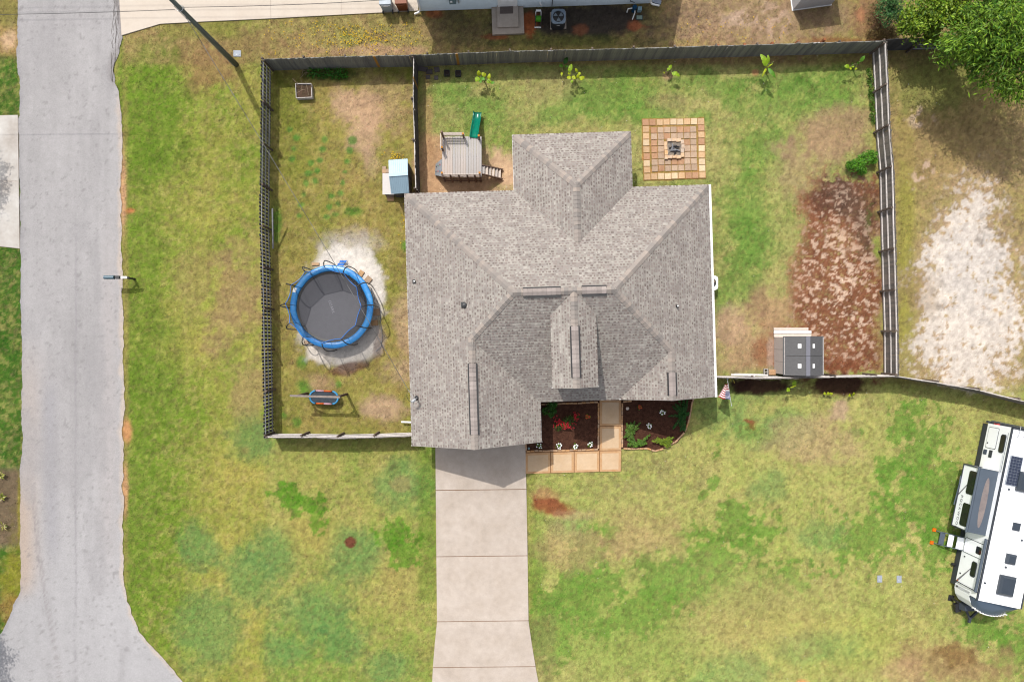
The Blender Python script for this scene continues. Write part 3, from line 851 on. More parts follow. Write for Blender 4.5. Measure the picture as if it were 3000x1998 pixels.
# ridge vents: raised caps with dark slots down both sides
VENTS = [((5.95, -5.51), (7.75, -5.51), zr(5.51)), ((8.75, -5.51), (9.92, -5.51), zr(5.51)), ((3.37, -12.35), (3.37, -8.85), zr(3.37)), ((8.36, -9.62), (8.36, -7.18), zr(5.51)), ((13.3, -10.75), (13.3, -9.62), zr(2.5))]
for (u0, v0), (u1, v1), z in VENTS:
    d = Vector((u1 - u0, v1 - v0, 0)).normalized(); s = Vector((-d.y, d.x, 0))
    mb = MB()
    for sg in (-1, 1):
        a = Vector((u0, v0, z - .055)) + s * (.195 * sg); b = Vector((u1, v1, z - .055)) + s * (.195 * sg)
        mb.beam(a, b, .078, .08, mi=1)
        vs = [Vector((u0, v0, z + .055)), Vector((u1, v1, z + .055)), b + Vector((0, 0, .05)) - s * (.026 * sg), a + Vector((0, 0, .05)) - s * (.026 * sg)]
        nseg = max(2, int((Vector((u1, v1, 0)) - Vector((u0, v0, 0))).length / .21))
        for q in range(nseg):
            f0, f1 = q / nseg, (q + 1) / nseg - .004
            r0, r1, r2, r3 = vs[0].lerp(vs[1], f0), vs[0].lerp(vs[1], f1), vs[3].lerp(vs[2], f1), vs[3].lerp(vs[2], f0)
            lift = Vector((0, 0, .004 * (q % 2))); rr_ = random.Random(q * 7 + int(u0 * 10)).uniform(.78, 1.08)
            mb.add([r0 + lift, r1 + lift, r2 + lift, r3 + lift], [(0, 1, 2, 3) if sg < 0 else (3, 2, 1, 0)], tuple(v * rr_ for v in D(190, 178, 172)), mi=0)
    for p in ((u0, v0), (u1, v1)): mb.box(p[0], p[1], z - .08, .34 if d.y else .02, .34 if d.x else .02, .07, mi=1)
    mb.build("ridge_vent", [M_shingle, M_black], house)
# fascia and soffit round the eaves, white gutter along the east eave
EAVES = [(0, 0), (5.69, 0), (5.69, 2.89), (11.85, 2.89), (11.85, 0), (15.8, 0), (15.8, -11.02), (6.74, -11.02), (6.74, -13.1), (0, -13.1)]
mb = MB()
for i in range(len(EAVES)):
    a, b = EAVES[i], EAVES[(i + 1) % len(EAVES)]
    if a == (15.8, -11.02): mb.beam((10.8, -11.0, EAVE - .1), (6.74, -11.0, EAVE - .1), .025, .16)
    elif a == (6.74, -13.1): continue
    else: mb.beam((a[0], a[1], EAVE - .1), (b[0], b[1], EAVE - .1), .025, .16)
for (u0, v, zb, u1) in ((0, -13.08, EAVE, 6.74), (10.8, -11.0, EAVE, 15.8), (7.25, -10.13, zr(4.4), 9.47)):
    um = (u0 + u1) / 2; zt = zb + PITCH * (um - u0)
    mb.beam((u0, v, zb - .09), (um, v, zt - .09), .025, .15); mb.beam((u1, v, zb - .09), (um, v, zt - .09), .025, .15)
mb.build("fascia", M_white, house)
mb = MB()
for (x, y, sx, sy) in ((.2, -6.5, .36, 13), (15.6, -5.5, .36, 11), (2.9, -.2, 5.6, .36), (13.8, -.2, 3.9, .36), (8.77, 2.7, 6.1, .36), (5.9, 1.4, .36, 2.8), (11.66, 1.4, .36, 2.8), (3.4, -12.9, 6.6, .36), (8.8, -10.85, 4.0, .3), (6.55, -12, .36, 2.1)):
    mb.box(x, y, EAVE - .1, sx, sy, .02)
mb.build("soffit", M_white, house)
mb = MB()
mb.beam((15.875, .02, EAVE - .10), (15.875, -11.04, EAVE - .10), .10, .012); mb.beam((15.835, .02, EAVE - .05), (15.835, -11.04, EAVE - .05), .012, .1); mb.beam((15.925, .02, EAVE - .05), (15.925, -11.04, EAVE - .05), .016, .11)
gut = mb.build("gutter", M_white, house)
for i in range(9):
    mb = MB(); mb.box(15.88, -.9 - i * 1.18, EAVE - .015, .11, .035, .018); mb.build("gutter_hanger", M_white, gut)
# walls
M_wallb = mat("house_brick", D(176, 120, 92), col2=D(150, 100, 80), s2=9, var=.2, scale=30, rough=.92)
mb = MB(); W_ = .38
rooms = [(W_, 15.8 - W_, -11.02 + 1.3, -W_), (5.69 + W_, 11.85 - W_, -1, 2.89 - W_), (W_, 6.74 - W_, -13.1 + W_, -9), (9.6, 15.8 - W_, -11.02 + W_ + .02, -9)]
for i, (u0, u1, v0, v1) in enumerate(rooms):
    mb.box((u0 + u1) / 2, (v0 + v1) / 2, -.02, u1 - u0, v1 - v0, EAVE - .07 - .01 * i)
mb.prism([(W_, -13.1 + W_), (6.74 - W_, -13.1 + W_), (6.74 - W_, -13.1 + W_ + .14), (W_, -13.1 + W_ + .14)], EAVE - .1, lambda q: EAVE - .05)
mb.add([(W_, -12.72, EAVE - .1), (6.36, -12.72, EAVE - .1), (3.37, -12.72, zr(3.37) - .08)], [(0, 1, 2)])
mb.add([(11.0, -10.62, EAVE - .1), (15.42, -10.62, EAVE - .1), (13.3, -10.62, zr(2.5) - .08)], [(0, 1, 2)])
mb.build("wall", M_wallb, house)
mb = MB(); z1 = zr(4.4) - .03       # raised gable over the entry
mb.add([(7.45, -9.95, 2.9), (9.27, -9.95, 2.9), (9.27, -9.95, z1), (8.36, -9.95, zr(5.51) - .08), (7.45, -9.95, z1)], [(0, 1, 2, 3, 4)])
mb.add([(7.45, -6.7, 2.9), (7.45, -9.95, 2.9), (7.45, -9.95, z1), (7.45, -6.7, z1)], [(0, 1, 2, 3)])
mb.add([(9.27, -9.95, 2.9), (9.27, -6.7, 2.9), (9.27, -6.7, z1), (9.27, -9.95, z1)], [(0, 1, 2, 3)])
mb.build("gable_wall", M_siding, house)
for u in (7.3, 9.42):
    mb = MB(); mb.box(u, -10.75, -.02, .2, .2, EAVE - .1); mb.build("porch_column", M_white, house)
mb = MB(); mb.box(3.37, -12.745, .05, 4.6, .06, 2.1); gd = mb.build("garage_door", M_white, house)
for r in range(4):
    for cidx in range(4):
        mb = MB(); mb.box(3.37 - 1.68 + cidx * 1.12, -12.785, .14 + r * .5, .95, .02, .4); mb.build("panel", M_siding, gd)
mb = MB(); mb.box(8.36, -9.76, .05, .95, .07, 2.05); fd = mb.build("front_door", mat("door_red", (.12, .03, .025), rough=.5), house)
mb = MB(); mb.box(8.72, -9.82, 1.0, .05, .06, .12); mb.build("handle", M_steel, fd)
for (u, v, rz, w) in ((12.4, -10.66, 0, 1.5), (14.6, -10.66, 0, .8), (2.5, -.36, 0, 1.4), (13.6, -.36, 0, 1.4), (8.77, 2.53, 0, 1.7), (.36, -4.0, 1, 1.2), (15.44, -7.5, 1, 1.2), (15.44, -2.2, 1, 1.2)):
    mb = MB(); mb.box(u, v, .95, w if not rz else .06, .06 if not rz else w, 1.3); wi = mb.build("window", M_white, house)
    mb = MB(); mb.box(u, v, 1.02, (w - .14) if not rz else .09, .09 if not rz else (w - .14), 1.16); mb.build("pane", M_glass, wi)


def on_roof(px, py, plane, h=0.0):
    """photo pixel -> point on a roof plane, house frame"""
    o, e, g, poly, z0 = PLANES[plane]
    z = z0 + 1
    for _ in range(30):
        x, y, _z = P(px, py, z)
        dx, dy = x + 5.587, y - 7.645
        u = dx * math.cos(HA) + dy * math.sin(HA); v = -dx * math.sin(HA) + dy * math.cos(HA)
        z = z0 + PITCH * ((u - o[0]) * g[0] + (v - o[1]) * g[1]) + h
    return u, v, z


for px, py, pl, sx, hh in ((1214, 825, 4, .2, .05), (1359, 893, 4, .28, .12), (1982, 897, 5, .14, .06)):
    u, v, z = on_roof(px, py, pl, .01)
    mb = MB(); mb.box(u, v, z - .05, sx, sx, .08)
    if hh > .1: mb.lathe(u + .03, v - .03, [(.13, z), (.14, z + .08), (.1, z + .16), (.02, z + .18)], 10)
    else: mb.lathe(u + .02, v, [(.06, z), (.055, z + .16), (.05, z + .2)], 8)
    vp = mb.build("roof_vent", M_blackp, house)
    if hh <= .1:
        mb = MB(); mb.lathe(u + .02, v, [(.036, z + .2), (.036, z + .206)], 8); mb.build("pipe", M_white, vp)
# downspout stub sticking out over the west yard
mb = MB(); a = P(1176, 1236, .3); b = P(1203, 1237, .3)
mb.tube([a, b, (b[0] + .15, b[1], .5)], .05, 6)
tag(mb.build("drain_pipe", M_white), "short white drain pipe poking out of the house wall into the west yard", "pipe")

# service mast with its weatherhead
u, v, z = on_roof(1222, 1166, 4); wx, wy, _ = HW(u, v)
mast_top = Vector((wx - .03, wy, z + .75))
mast = thing("service_mast", "grey conduit mast with a curved weatherhead at the west eave of the roof", "mast", (wx, wy, z - .1))
mb = MB(); mb.tube([(wx, wy, z - .1), (wx, wy, z + .62)], .035, 8); mb.build("pole", M_grey, mast)
mb = MB(); mb.tube([(wx, wy, z + .6), (wx - .02, wy - .03, z + .74), (wx - .12, wy - .1, z + .78), (wx - .2, wy - .12, z + .7)], [.05, .075, .08, .06], 8); mb.build("weatherhead", M_grey, mast, True)
mb = MB(); mb.tube([(wx - .2, wy - .12, z + .7), (wx - .34, wy - .1, z + .55), (wx - .44, wy + .1, z + .6), (wx - .4, wy + .42, z + .78)], .014, 5); mb.build("drip_loop", M_black, mast)
mb = MB(); mb.lathe(wx, wy, [(.14, z + .0), (.1, z + .06), (.05, z + .12)], 10); mb.build("flashing", M_blackp, mast)
MAST_TIE = Vector((wx - .36, wy + .5, z + .8))
# ------------------------------------------------------------------ fences: every picket, rail and post is a part of its fence
FH = 1.60
PW = .138


def picket_mesh(m, thick=.02):
    mb = MB(); w, t = PW / 2 - .0015, thick / 2
    out = [(-w, 0), (w, 0), (w, FH - .05), (w - .035, FH), (-w + .035, FH), (-w, FH - .05)]
    vs = [(x, -t, z) for x, z in out] + [(x, t, z) for x, z in out]
    fs = [(0, 1, 2, 3, 4, 5), (11, 10, 9, 8, 7, 6)] + [(i, i + 6, (i + 1) % 6 + 6, (i + 1) % 6) for i in range(6)]
    mb.add(vs, fs)
    return mb.mesh("picket", m)


PK = {k: picket_mesh(m) for k, m in (('grey', M_wood_grey), ('dark', M_wood_dark), ('slate', M_wood_slate), ('new', M_wood_new))}


def fence(label, pts, side, wood, rails, rail_m, new_at=(), gap=0.0, post_step=2.22, post_from=.0, post_h=1.55, posts=True, wob=.012, group="wooden privacy fences"):
    """pts: photo pixels of the ground line; side: +1 puts rails and posts on the left of the direction of travel"""
    W = [Vector(P(*q)) for q in pts]
    f = thing("fence", label, "fence", W[0], 0, group)
    seg = [(b - a).length for a, b in zip(W[:-1], W[1:])]; tot = sum(seg)

    def at(s):
        s = max(0, min(tot - 1e-5, s))
        for a, b, l in zip(W[:-1], W[1:], seg):
            if s <= l: d = (b - a).normalized(); return a + d * s, d
            s -= l
        return W[-1], (W[-1] - W[-2]).normalized()
    n = int(tot / (PW + gap)); org = ORG[f.name]
    new_idx = set()
    for q in new_at:
        p = Vector(P(*q)); new_idx.add(min(range(n), key=lambda i: (at((i + .5) * tot / n)[0] - p).length))
    for i in range(n):
        p, d = at((i + .5) * tot / n)
        nrm = Vector((-d.y, d.x, 0)) * side
        w = fbm(np.array([p.x * .5]), np.array([p.y * .5]), 77, 2)[0] - .5
        pos = p - nrm * (.032 + RND.uniform(-.004, .004)) - org
        o = link("picket", PK['new' if i in new_idx else wood], f, pos, (RND.gauss(0, wob) * .6 + w * .02, RND.gauss(0, wob * .22), math.atan2(d.y, d.x)))
        o.scale = (RND.uniform(1.0, 1.03), 1, RND.uniform(.975, 1.012) + w * .02)
        if i in new_idx: o['label'] = 'new orange cedar picket among the grey ones'
    s = post_from; k = 0; prev = None
    while True:
        p, d = at(min(s, tot - .05))
        nrm = Vector((-d.y, d.x, 0)) * side
        if posts:
            mb = MB(); b = p + nrm * .085; a = math.atan2(d.y, d.x)
            mb.box(b.x, b.y, -.05, .09, .09, post_h + RND.uniform(-.03, .06), a); mb.build("post", M_post, f)
        if prev is not None:
            for h in rails:
                mb = MB(); hh = h + RND.uniform(-.02, .02)
                mb.beam(prev + Vector((0, 0, hh)), p + nrm * .012 + Vector((0, 0, hh + RND.uniform(-.015, .015))), .042, .088); mb.build("rail", rail_m, f)
        prev = p + nrm * .012
        if s >= tot - .05: break
        s += post_step; k += 1
        if tot - s < .6: s = tot
    return f


fence("long dark board fence along the back of the lawn, with two new orange pickets", [(795, 206), (1010, 198), (1220, 194), (1500, 183), (1870, 174), (2250, 163), (2553, 154)], +1, 'dark', (.3, .85, 1.4), M_rail_dark,
      new_at=((1112, 194), (1345, 190)))
fence("slatted grey fence of ladder-like rails beside the west lawn and road", [(796, 208), (794, 400), (792, 560), (790, 650), (794, 760), (797, 900), (801, 1100), (803, 1274)], +1, 'slate', (.3, .84, 1.38), M_rail_dark, gap=.055)
fence("pale sunlit fence from the west corner to the garage", [(803, 1270), (933, 1270), (994, 1273), (1117, 1270), (1222, 1266)], +1, 'grey', (.3, .85, 1.4), M_rail, post_step=1.95)
fence("narrow divider fence between play set and the west yard", [(1223, 197), (1221, 300), (1225, 430), (1229, 570)], -1, 'slate', (.3, .85, 1.4), M_rail, new_at=((1223, 258),))
fence("brown fence with pale rails on the east side of the lawn", [(2553, 156), (2561, 316), (2566, 432), (2575, 520), (2577, 642), (2583, 851), (2587, 994), (2587, 1097)], -1, 'grey', (.24, .84, 1.44), M_rail, post_from=.05, post_step=2.21)
fence("white topped fence from the house to the east corner behind the flag", [(2062, 1101), (2220, 1104), (2410, 1101), (2586, 1098)], +1, 'grey', (.3, .85, 1.42), M_rail)
fence("angled fence from the east corner towards the trailer", [(2588, 1099), (2678, 1113), (2801, 1134), (2938, 1168), (3080, 1206)], +1, 'grey', (.3, .85, 1.42), M_rail)
fence("charcoal fence running under the tree in the north-east corner", [(2556, 152), (2700, 148), (2960, 144), (3090, 142)], -1, 'slate', (.28, .85, 1.42), M_rail_dark, post_from=1.9)
# loose boards left against the fence by the flag
lb = thing("loose_boards", "loose white boards leaning on the fence near the flag", "boards", P(2150, 1098))
for (a, b, z0, z1) in (((2142, 1097), (2212, 1100), 1.5, 1.35), ((2152, 1096), (2250, 1099), 1.3, 1.42), ((2160, 1096), (2236, 1098), 1.1, 1.15)):
    mb = MB(); mb.beam(P(*a, z0), P(*b, z1), .09, .03); mb.build("board", M_rail, lb)
# gate brace of the west fence
gb = thing("gate_brace", "diagonal timber brace nailed across the west fence gate", "timber", P(795, 650))
mb = MB(); mb.beam(Vector(P(795, 612, 1.36)) + Vector((.06, 0, 0)), Vector(P(797, 728, .3)) + Vector((.06, 0, 0)), .06, .09); mb.build("brace", M_rail_dark, gb)
# old open frame of boards behind the back fence
of = thing("old_board_frame", "row of rusty brown boards on short posts behind the back fence", "board frame", P(2250, 126))
fp = [(2092, 146), (2168, 143), (2248, 139), (2322, 135), (2398, 129)]
for a, b in zip(fp[:-1], fp[1:]):
    mb = MB(); mb.beam(P(*a, .55), P(*b, .55), .05, .3); mb.build("board", M_rail, of)
M_rusty = mat("rusty_timber", D(176, 112, 74), var=.25, rough=.95)
for q in fp:
    mb = MB(); x, y, _ = P(*q); mb.box(x, y - .1, -.03, .12, .12, .85); mb.build("post", M_rusty, of)
# ------------------------------------------------------------------ utility pole, wires, mailbox, lids
M_pole = mat("pole_wood", (.12, .135, .125), col2=(.08, .09, .082), s2=4, var=.25, scale=10, stretch=(1, 1, .1), rough=.9)
pb = P(692, 190)
up = thing("utility_pole", "tall grey-green wooden utility pole carrying wires beside the road", "utility pole", pb)
mb = MB(); mb.tube([(pb[0], pb[1], -.1), (pb[0], pb[1], 5), (pb[0], pb[1], 8.6)], [.145, .118, .10], 12); mb.build("pole", M_pole, up, True)
mb = MB(); mb.tube([(pb[0] + .16 * math.cos(t * .8), pb[1] + .16 * math.sin(t * .8), 6.66 + .02 * t) for t in range(9)], .018, 5); mb.build("bracket", M_steel, up)
mb = MB(); mb.tube([(pb[0] - .12, pb[1] - .1, .1), (pb[0] - .115, pb[1] - .1, 5), (pb[0] - .1, pb[1] - .08, 7.2)], .014, 5); mb.build("conduit", M_grey, up)
M_wire = mat("wire", (.05, .05, .05), rough=.5); M_wire_pale = mat("silver_wire", (.10, .10, .102), var=.8, scale=2.2, rough=.45, metal=.2)


def wire(name, label, pts, r, sag, m):
    a, b = Vector(pts[0]), Vector(pts[-1]); out = []
    for i in range(41):
        t = i / 40; p = a.lerp(b, t); p.z -= sag * 4 * t * (1 - t); out.append(p)
    mb = MB(); mb.tube(out, r, 5); return tag(mb.build(name, m), label, "wire", "overhead wires")


top = Vector((pb[0], pb[1], 6.7))
wire("service_wire", "thin twisted service wire sagging from the pole to the roof mast", [top + Vector((.06, -.12, -.1)), MAST_TIE], .015, .55, M_wire_pale)
wire("service_wire", "dark cable running from the pole across the road", [top + Vector((-.25, -.05, .05)), P(-700, 40, 6.6)], .012, .35, M_wire)
wire("service_wire", "brown cable running from the pole over the neighbour's driveway", [top + Vector((.1, .05, .05)), P(1330, -14, 3.9)], .014, .25, M_wire)
for yy_, w_ in ((-262, 'northernmost'), (-248, 'middle'), (-226, 'nearest to the pole')):
    wire("power_line", "high power line crossing the road, the %s of three parallel wires" % w_, [P(-900, yy_, 0)[:2] + (9.6,), P(2000, yy_ - 26, 0)[:2] + (9.6,)], .012, .3, M_wire)
mast_tail = MB(); mast_tail.tube([MAST_TIE, MAST_TIE.lerp(mast_top, .5) + Vector((0, 0, -.02)), mast_top], .012, 5); mast_tail.build("tie_wire", M_steel, mast)

mx, my, _ = P(394, 818)
mbx = thing("mailbox", "blue-grey mailbox on a dark post at the road edge", "mailbox", (mx, my, 0))
mb = MB(); mb.box(mx, my, -.05, .10, .10, 1.12); mb.build("post", M_blackp, mbx)
mb = MB(); mb.beam((mx + .22, my, .98), (mx - .95, my, .98), .10, .09); mb.beam((mx, my, .45), (mx - .42, my, .95), .07, .07); mb.build("arm", M_blackp, mbx)
M_mail = mat("mailbox_paint", D(92, 122, 138), var=.1, rough=.35, spec=.5)
mb = MB(); sec = [(-.10, 0), (.10, 0), (.10, .12)] + [(.10 * math.cos(t * math.pi / 6), .12 + .1 * math.sin(t * math.pi / 6)) for t in range(1, 6)] + [(-.10, .12)]
vs = [(mx - .50, my + y, 1.03 + z) for y, z in sec] + [(mx - 1.04, my + y, 1.03 + z) for y, z in sec]; n = len(sec)
mb.add(vs, [tuple(range(n)), tuple(range(2 * n - 1, n - 1, -1))] + [(i, i + n, (i + 1) % n + n, (i + 1) % n) for i in range(n)]); mb.build("box", M_mail, mbx)
mb = MB(); mb.box(mx - .33, my, 1.02, .22, .17, .16); mb.build("mount", M_blackp, mbx)
mb = MB(); mb.box(mx + .0, my, 1.075, .34, .12, .03); mb.build("plate", M_white, mbx)

M_lid = mat("lid_plastic", D(182, 190, 202), var=.08, scale=9, rough=.6)
for px, py, w, h, lab in ((695, 158, 22, 18, "grey valve box lid in the grass beside the utility pole"), (2577, 1695, 14, 20, "grey utility lid in the front lawn, nearer to the driveway"), (2634, 1696, 14, 21, "grey utility lid in the front lawn, nearer to the trailer")):
    x, y, _ = P(px, py)
    t = thing("valve_box", lab, "utility lid", (x, y, 0), 0, "valve box lids set in the grass")
    mb = MB(); mb.box(x, y, -.03, PX(w), PX(h), .05); mb.build("lid", M_lid, t)
    mb = MB(); mb.lathe(x - .03, y - .06, [(.045, .02), (.045, .026)], 10); mb.build("cap", M_grey, t)

# ------------------------------------------------------------------ trampoline
TX, TY = (972 - 1500) * .01862, (999 - 899) * .01862
tr = thing("trampoline", "large round trampoline with blue pad and black safety net", "trampoline", (TX, TY, 0))
M_pad = mat("blue_vinyl", D(44, 152, 244), col2=D(76, 176, 250), s2=2.5, var=.12, scale=7, rough=.35, spec=.5, bump=.5, bscale=6)
M_mat = mat("jump_mat", D(112, 112, 118), var=.05, scale=4, fine=.06, rough=.8)
M_net = mat("safety_net", (.018, .018, .02), var=.05, rough=.8, trans=.50)
M_trim = mat("blue_trim", D(60, 140, 240), var=.05, rough=.5)
mb = MB(); mb.lathe(TX, TY, [(1.90, .84), (1.90, .85)], 48); mb.build("mat", M_mat, tr)
mb = MB()
mb.add([((TX + r * math.cos(k * math.pi / 30)), (TY + r * math.sin(k * math.pi / 30)), .858 + .02 * (r > 1.9)) for r in (1.80, 1.95) for k in range(60)], [(k, (k + 1) % 60, 60 + (k + 1) % 60, 60 + k) for k in range(60)]); mb.build("spring_skirt", M_black, tr)
mb = MB(); n = 60
prof = [(2.27, .86), (2.275, .90), (2.22, .93), (2.1, .945), (1.98, .93), (1.93, .90), (1.93, .865)]
vs = []
for k in range(n):
    a = 2 * math.pi * k / n; wv = .008 * math.sin(a * 12) + .006 * math.sin(a * 31 + 1)
    for r, z in prof: vs.append((TX + (r + wv) * math.cos(a), TY + (r + wv) * math.sin(a), z + wv + RND.uniform(-.006, .006)))
m_ = len(prof)
mb.add(vs, [(k * m_ + j, ((k + 1) % n) * m_ + j, ((k + 1) % n) * m_ + (j + 1) % m_, k * m_ + (j + 1) % m_) for k in range(n) for j in range(m_)])
mb.build("pad", M_pad, tr, True)
mb = MB(); mb.tube([(TX + 2.25 * math.cos(t * math.pi / 24), TY + 2.25 * math.sin(t * math.pi / 24), .82) for t in range(48)], .03, 6, closed=True); mb.build("frame", M_steel, tr)
for k in range(6):
    a = math.radians(15 + 60 * k); mb = MB()
    p = [(TX + 2.25 * math.cos(a + s), TY + 2.25 * math.sin(a + s), z) for s, z in ((-.26, .82), (-.24, .04), (.24, .04), (.26, .82))]
    mb.tube(p, .025, 6); mb.build("leg", M_steel, tr)
vert = []
for k in range(12):
    a = math.radians(k * 30 + 1)
    ca, sa = math.cos(a), math.sin(a)
    pr = [(2.36, .02), (2.40, .5), (2.41, 1.2), (2.40, 1.9), (2.34, 2.35), (2.22, 2.62), (2.08, 2.72), (1.99, 2.68)]
    tw = .10
    pts = []
    for i, (r, z) in enumerate(pr):
        o_ = tw * max(0, (i - 3)) / 4
        pts.append((TX + r * ca - sa * (-o_), TY + r * sa + ca * (-o_), z))
    mb = MB(); mb.tube(pts, .031, 6); mb.build("net_pole", M_black, tr, True)
    vert.append((a - tw / 2.0, 1.985))
mb = MB(); top_ring = []; NS = 8
for k in range(12):
    a0 = vert[k][0]; a1 = vert[(k + 1) % 12][0] + (2 * math.pi if k == 11 else 0)
    for j in range(NS):
        t = j / NS; a = a0 + (a1 - a0) * t
        r = 1.985 - .13 * 4 * t * (1 - t); z = 2.68 - .10 * 4 * t * (1 - t)
        top_ring.append((a, r, z))
nn = len(top_ring); vs = []
for a, r, z in top_ring:
    for s in (0, .5, 1.0):
        rr = 1.915 + (r - 1.915) * s; zz = .90 + (z - .90) * s
        vs.append((TX + rr * math.cos(a), TY + rr * math.sin(a), zz))
mb.add(vs, [(3 * k + j, 3 * ((k + 1) % nn) + j, 3 * ((k + 1) % nn) + j + 1, 3 * k + j + 1) for k in range(nn) for j in range(2)])
mb.build("net", M_net, tr, True)
mb = MB(); mb.tube([(TX + r * math.cos(a), TY + r * math.sin(a), z) for a, r, z in top_ring], .016, 5, closed=True); mb.build("net_trim", M_trim, tr)
for k in range(12):
    a = vert[k][0]; mb = MB(); mb.tube([(TX + 1.91 * math.cos(a), TY + 1.91 * math.sin(a), .9), (TX + 1.985 * math.cos(a), TY + 1.985 * math.sin(a), 2.68)], .012, 4); mb.build("net_seam", M_black, tr)
mb = MB(); lx, ly, _ = P(863, 850, .95); mb.box(lx, ly, .935, .17, .24, .012, -.25); mb.build("patch", M_white, tr)
mb = MB()                                   # little blue step ladder at the back
la, lb_ = Vector(P(988, 790, .9)), Vector(P(1008, 768, .05))
for s in (-.16, .16): mb.tube([la + Vector((s, 0, 0)), lb_ + Vector((s, .1, 0))], .016, 6)
for t in (.25, .55, .85):
    c = la.lerp(lb_ + Vector((0, .1, 0)), t); mb.box(c.x, c.y, c.z, .36, .12, .03)
mb.build("ladder", M_trim, tr)
lettering("OZARK", .20, .001, mat("faded_print", D(158, 158, 166), rough=.8), tr, Vector((*P(968, 900, .85)[:2], .853)) - ORG[tr.name], (0, 0, math.radians(-72)), 1.15)
M_paver = mat("tan_paver", D(214, 178, 142), var=.12, scale=12, rough=.95, rnd=.16, hue=.2)
for px, py, w, h, rz, lab in ((1058, 801, 15, 16, -.6, "tan paver under the trampoline edge, uppermost of three"), (1079, 820, 18, 19, -.7, "cracked tan paver next to the uppermost one by the trampoline"), (925, 774, 22, 8, 0, "tan paver poking out above the trampoline pad"),
                              (1103, 915, 20, 20, .1, "brown paver in the trampoline's shade, upper of the pair"), (1097, 946, 20, 16, .1, "brown paver in the trampoline's shade, lower of the pair"), (898, 1003, 14, 11, .4, "pale stone at the lower edge of the trampoline")):
    x, y, _ = P(px, py); mb = MB(); mb.box(x, y, -.01, PX(w), PX(h), .09, rz, taper=.94)
    tag(mb.build("paver", M_paver), lab, "paver", "loose pavers round the trampoline")
# dark hose lying in the sand
hp = [(1078, 850), (1098, 872), (1112, 892), (1114, 930), (1120, 985), (1116, 1015), (1100, 1030)]
mb = MB(); mb.tube([P(a, b, .03) for a, b in hp], .014, 5); tag(mb.build("cord", M_rail_dark), "thin grey cord curling through the sand beside the trampoline", "cord")

# ------------------------------------------------------------------ timber swing frame with an oval platform swing
sA, sB = P(901, 1152), P(1017, 1154)
sw = thing("swing_frame", "grey timber swing frame with one beam on two posts", "swing frame", P(958, 1153))
M_timber = mat("silver_timber", D(168, 155, 146), var=.2, scale=9, rough=.9, rnd=.1); M_timber_d = mat("dark_timber", D(116, 96, 84), var=.2, scale=9, rough=.9)
for q in (sA, sB):
    mb = MB(); mb.box(q[0], q[1], -.1, .11, .11, 2.1); mb.build("post", M_timber_d, sw)
mb = MB(); mb.beam((sA[0] - .35, sA[1] + .02, 2.0), (sB[0] + .1, sB[1] - .02, 2.0), .10, .14); mb.build("beam", M_timber, sw)
mb = MB(); mb.beam((sB[0], sB[1], 1.5), (sB[0] - .42, sB[1], 1.95), .08, .08); mb.beam((sA[0], sA[1], 1.5), (sA[0] + .42, sA[1], 1.95), .08, .08); mb.build("brace", M_timber_d, sw)
cx, cy, cz = P(949, 1164, .5)
ps = thing("platform_swing", "oval platform swing with a blue and orange rim hanging from the timber frame", "swing", (cx, cy, .45))
loop = []; hw, hh = .775, .35
for i in range(40):
    t = 2 * math.pi * i / 40; c_, s_ = math.cos(t), math.sin(t)
    x = math.copysign(max(0, hw - hh), c_) * (1 if abs(c_) > .02 else 0) + hh * c_; loop.append((cx + x, cy + hh * s_ - .03 * (x / hw), cz))
M_or = mat("orange_foam", D(238, 110, 40), rough=.6); M_lb = mat("blue_foam", D(74, 168, 226), rough=.55); M_pk = mat("pink_foam", D(226, 176, 190), rough=.6)
for nm, i0, i1, m in (("blue", 31, 49, M_lb), ("blue", 11, 29, M_lb), ("mid", 9, 12, M_pk), ("mid", 28, 32, M_or)):
    pts = [loop[i % 40] for i in range(i0, i1 + 1)]
    if nm == "blue":
        mb = MB(); mb.tube(pts, .048, 8); mb.build("rim", m, ps, True)
for y_, a, b in ((hh, M_pk, M_or), (-hh, M_or, M_pk)):
    for x0, x1, m in ((-.43, 0, a), (0, .43, b)):
        mb = MB(); mb.tube([(cx + x0, cy + y_ - .03 * x0 / hw, cz), (cx + x1, cy + y_ - .03 * x1 / hw, cz)], .047, 8); mb.build("rim", m, ps, True)
mb = MB(); mb.add([(x, y, z - .01) for x, y, z in loop], [tuple(range(40))]); mb.build("mat", mat("swing_mat", D(62, 72, 82), var=.2, scale=8, rough=.7), ps)
for sx in (-1, 1):
    for sy in (-1, 1):
        mb = MB(); mb.tube([(cx + sx * .45, cy + sy * hh, cz + .03), (cx + sx * .42, cy + .06, 1.93)], .011, 4); mb.build("rope", M_blackp, ps)

# ------------------------------------------------------------------ wooden play set
DZ = 1.2
dx0, dy1, _ = P(1295, 401, DZ); dx1, dy0, _ = P(1411, 519, DZ)
pl = thing("play_set", "grey wooden play deck with green slide and small stairs", "play set", ((dx0 + dx1) / 2, (dy0 + dy1) / 2, 0))
M_plank = mat("deck_plank", D(228, 220, 214), col2=D(204, 192, 184), s2=6, var=.12, scale=12, stretch=(1, .1, 1), rough=.92, rnd=.11, obj=True, hue=.5)
M_rough = mat("play_timber", D(150, 124, 108), var=.2, scale=10, rough=.92, rnd=.1); M_pale = mat("pale_board", D(250, 234, 220), var=.1, scale=10, rough=.9, rnd=.06)
M_orange = mat("orange_cap", D(222, 150, 60), rough=.8)
npk = 15; pw = (dx1 - dx0) / npk
for i in range(npk):
    mb = MB(); mb.box(0, 0, -.035, pw - .012, dy1 - dy0 + RND.uniform(-.03, .03), .035)
    link("plank", mb.mesh("plank", M_plank), pl, Vector((dx0 + (i + .5) * pw, (dy0 + dy1) / 2, DZ + RND.uniform(-.003, .003))) - ORG[pl.name])
mb = MB()
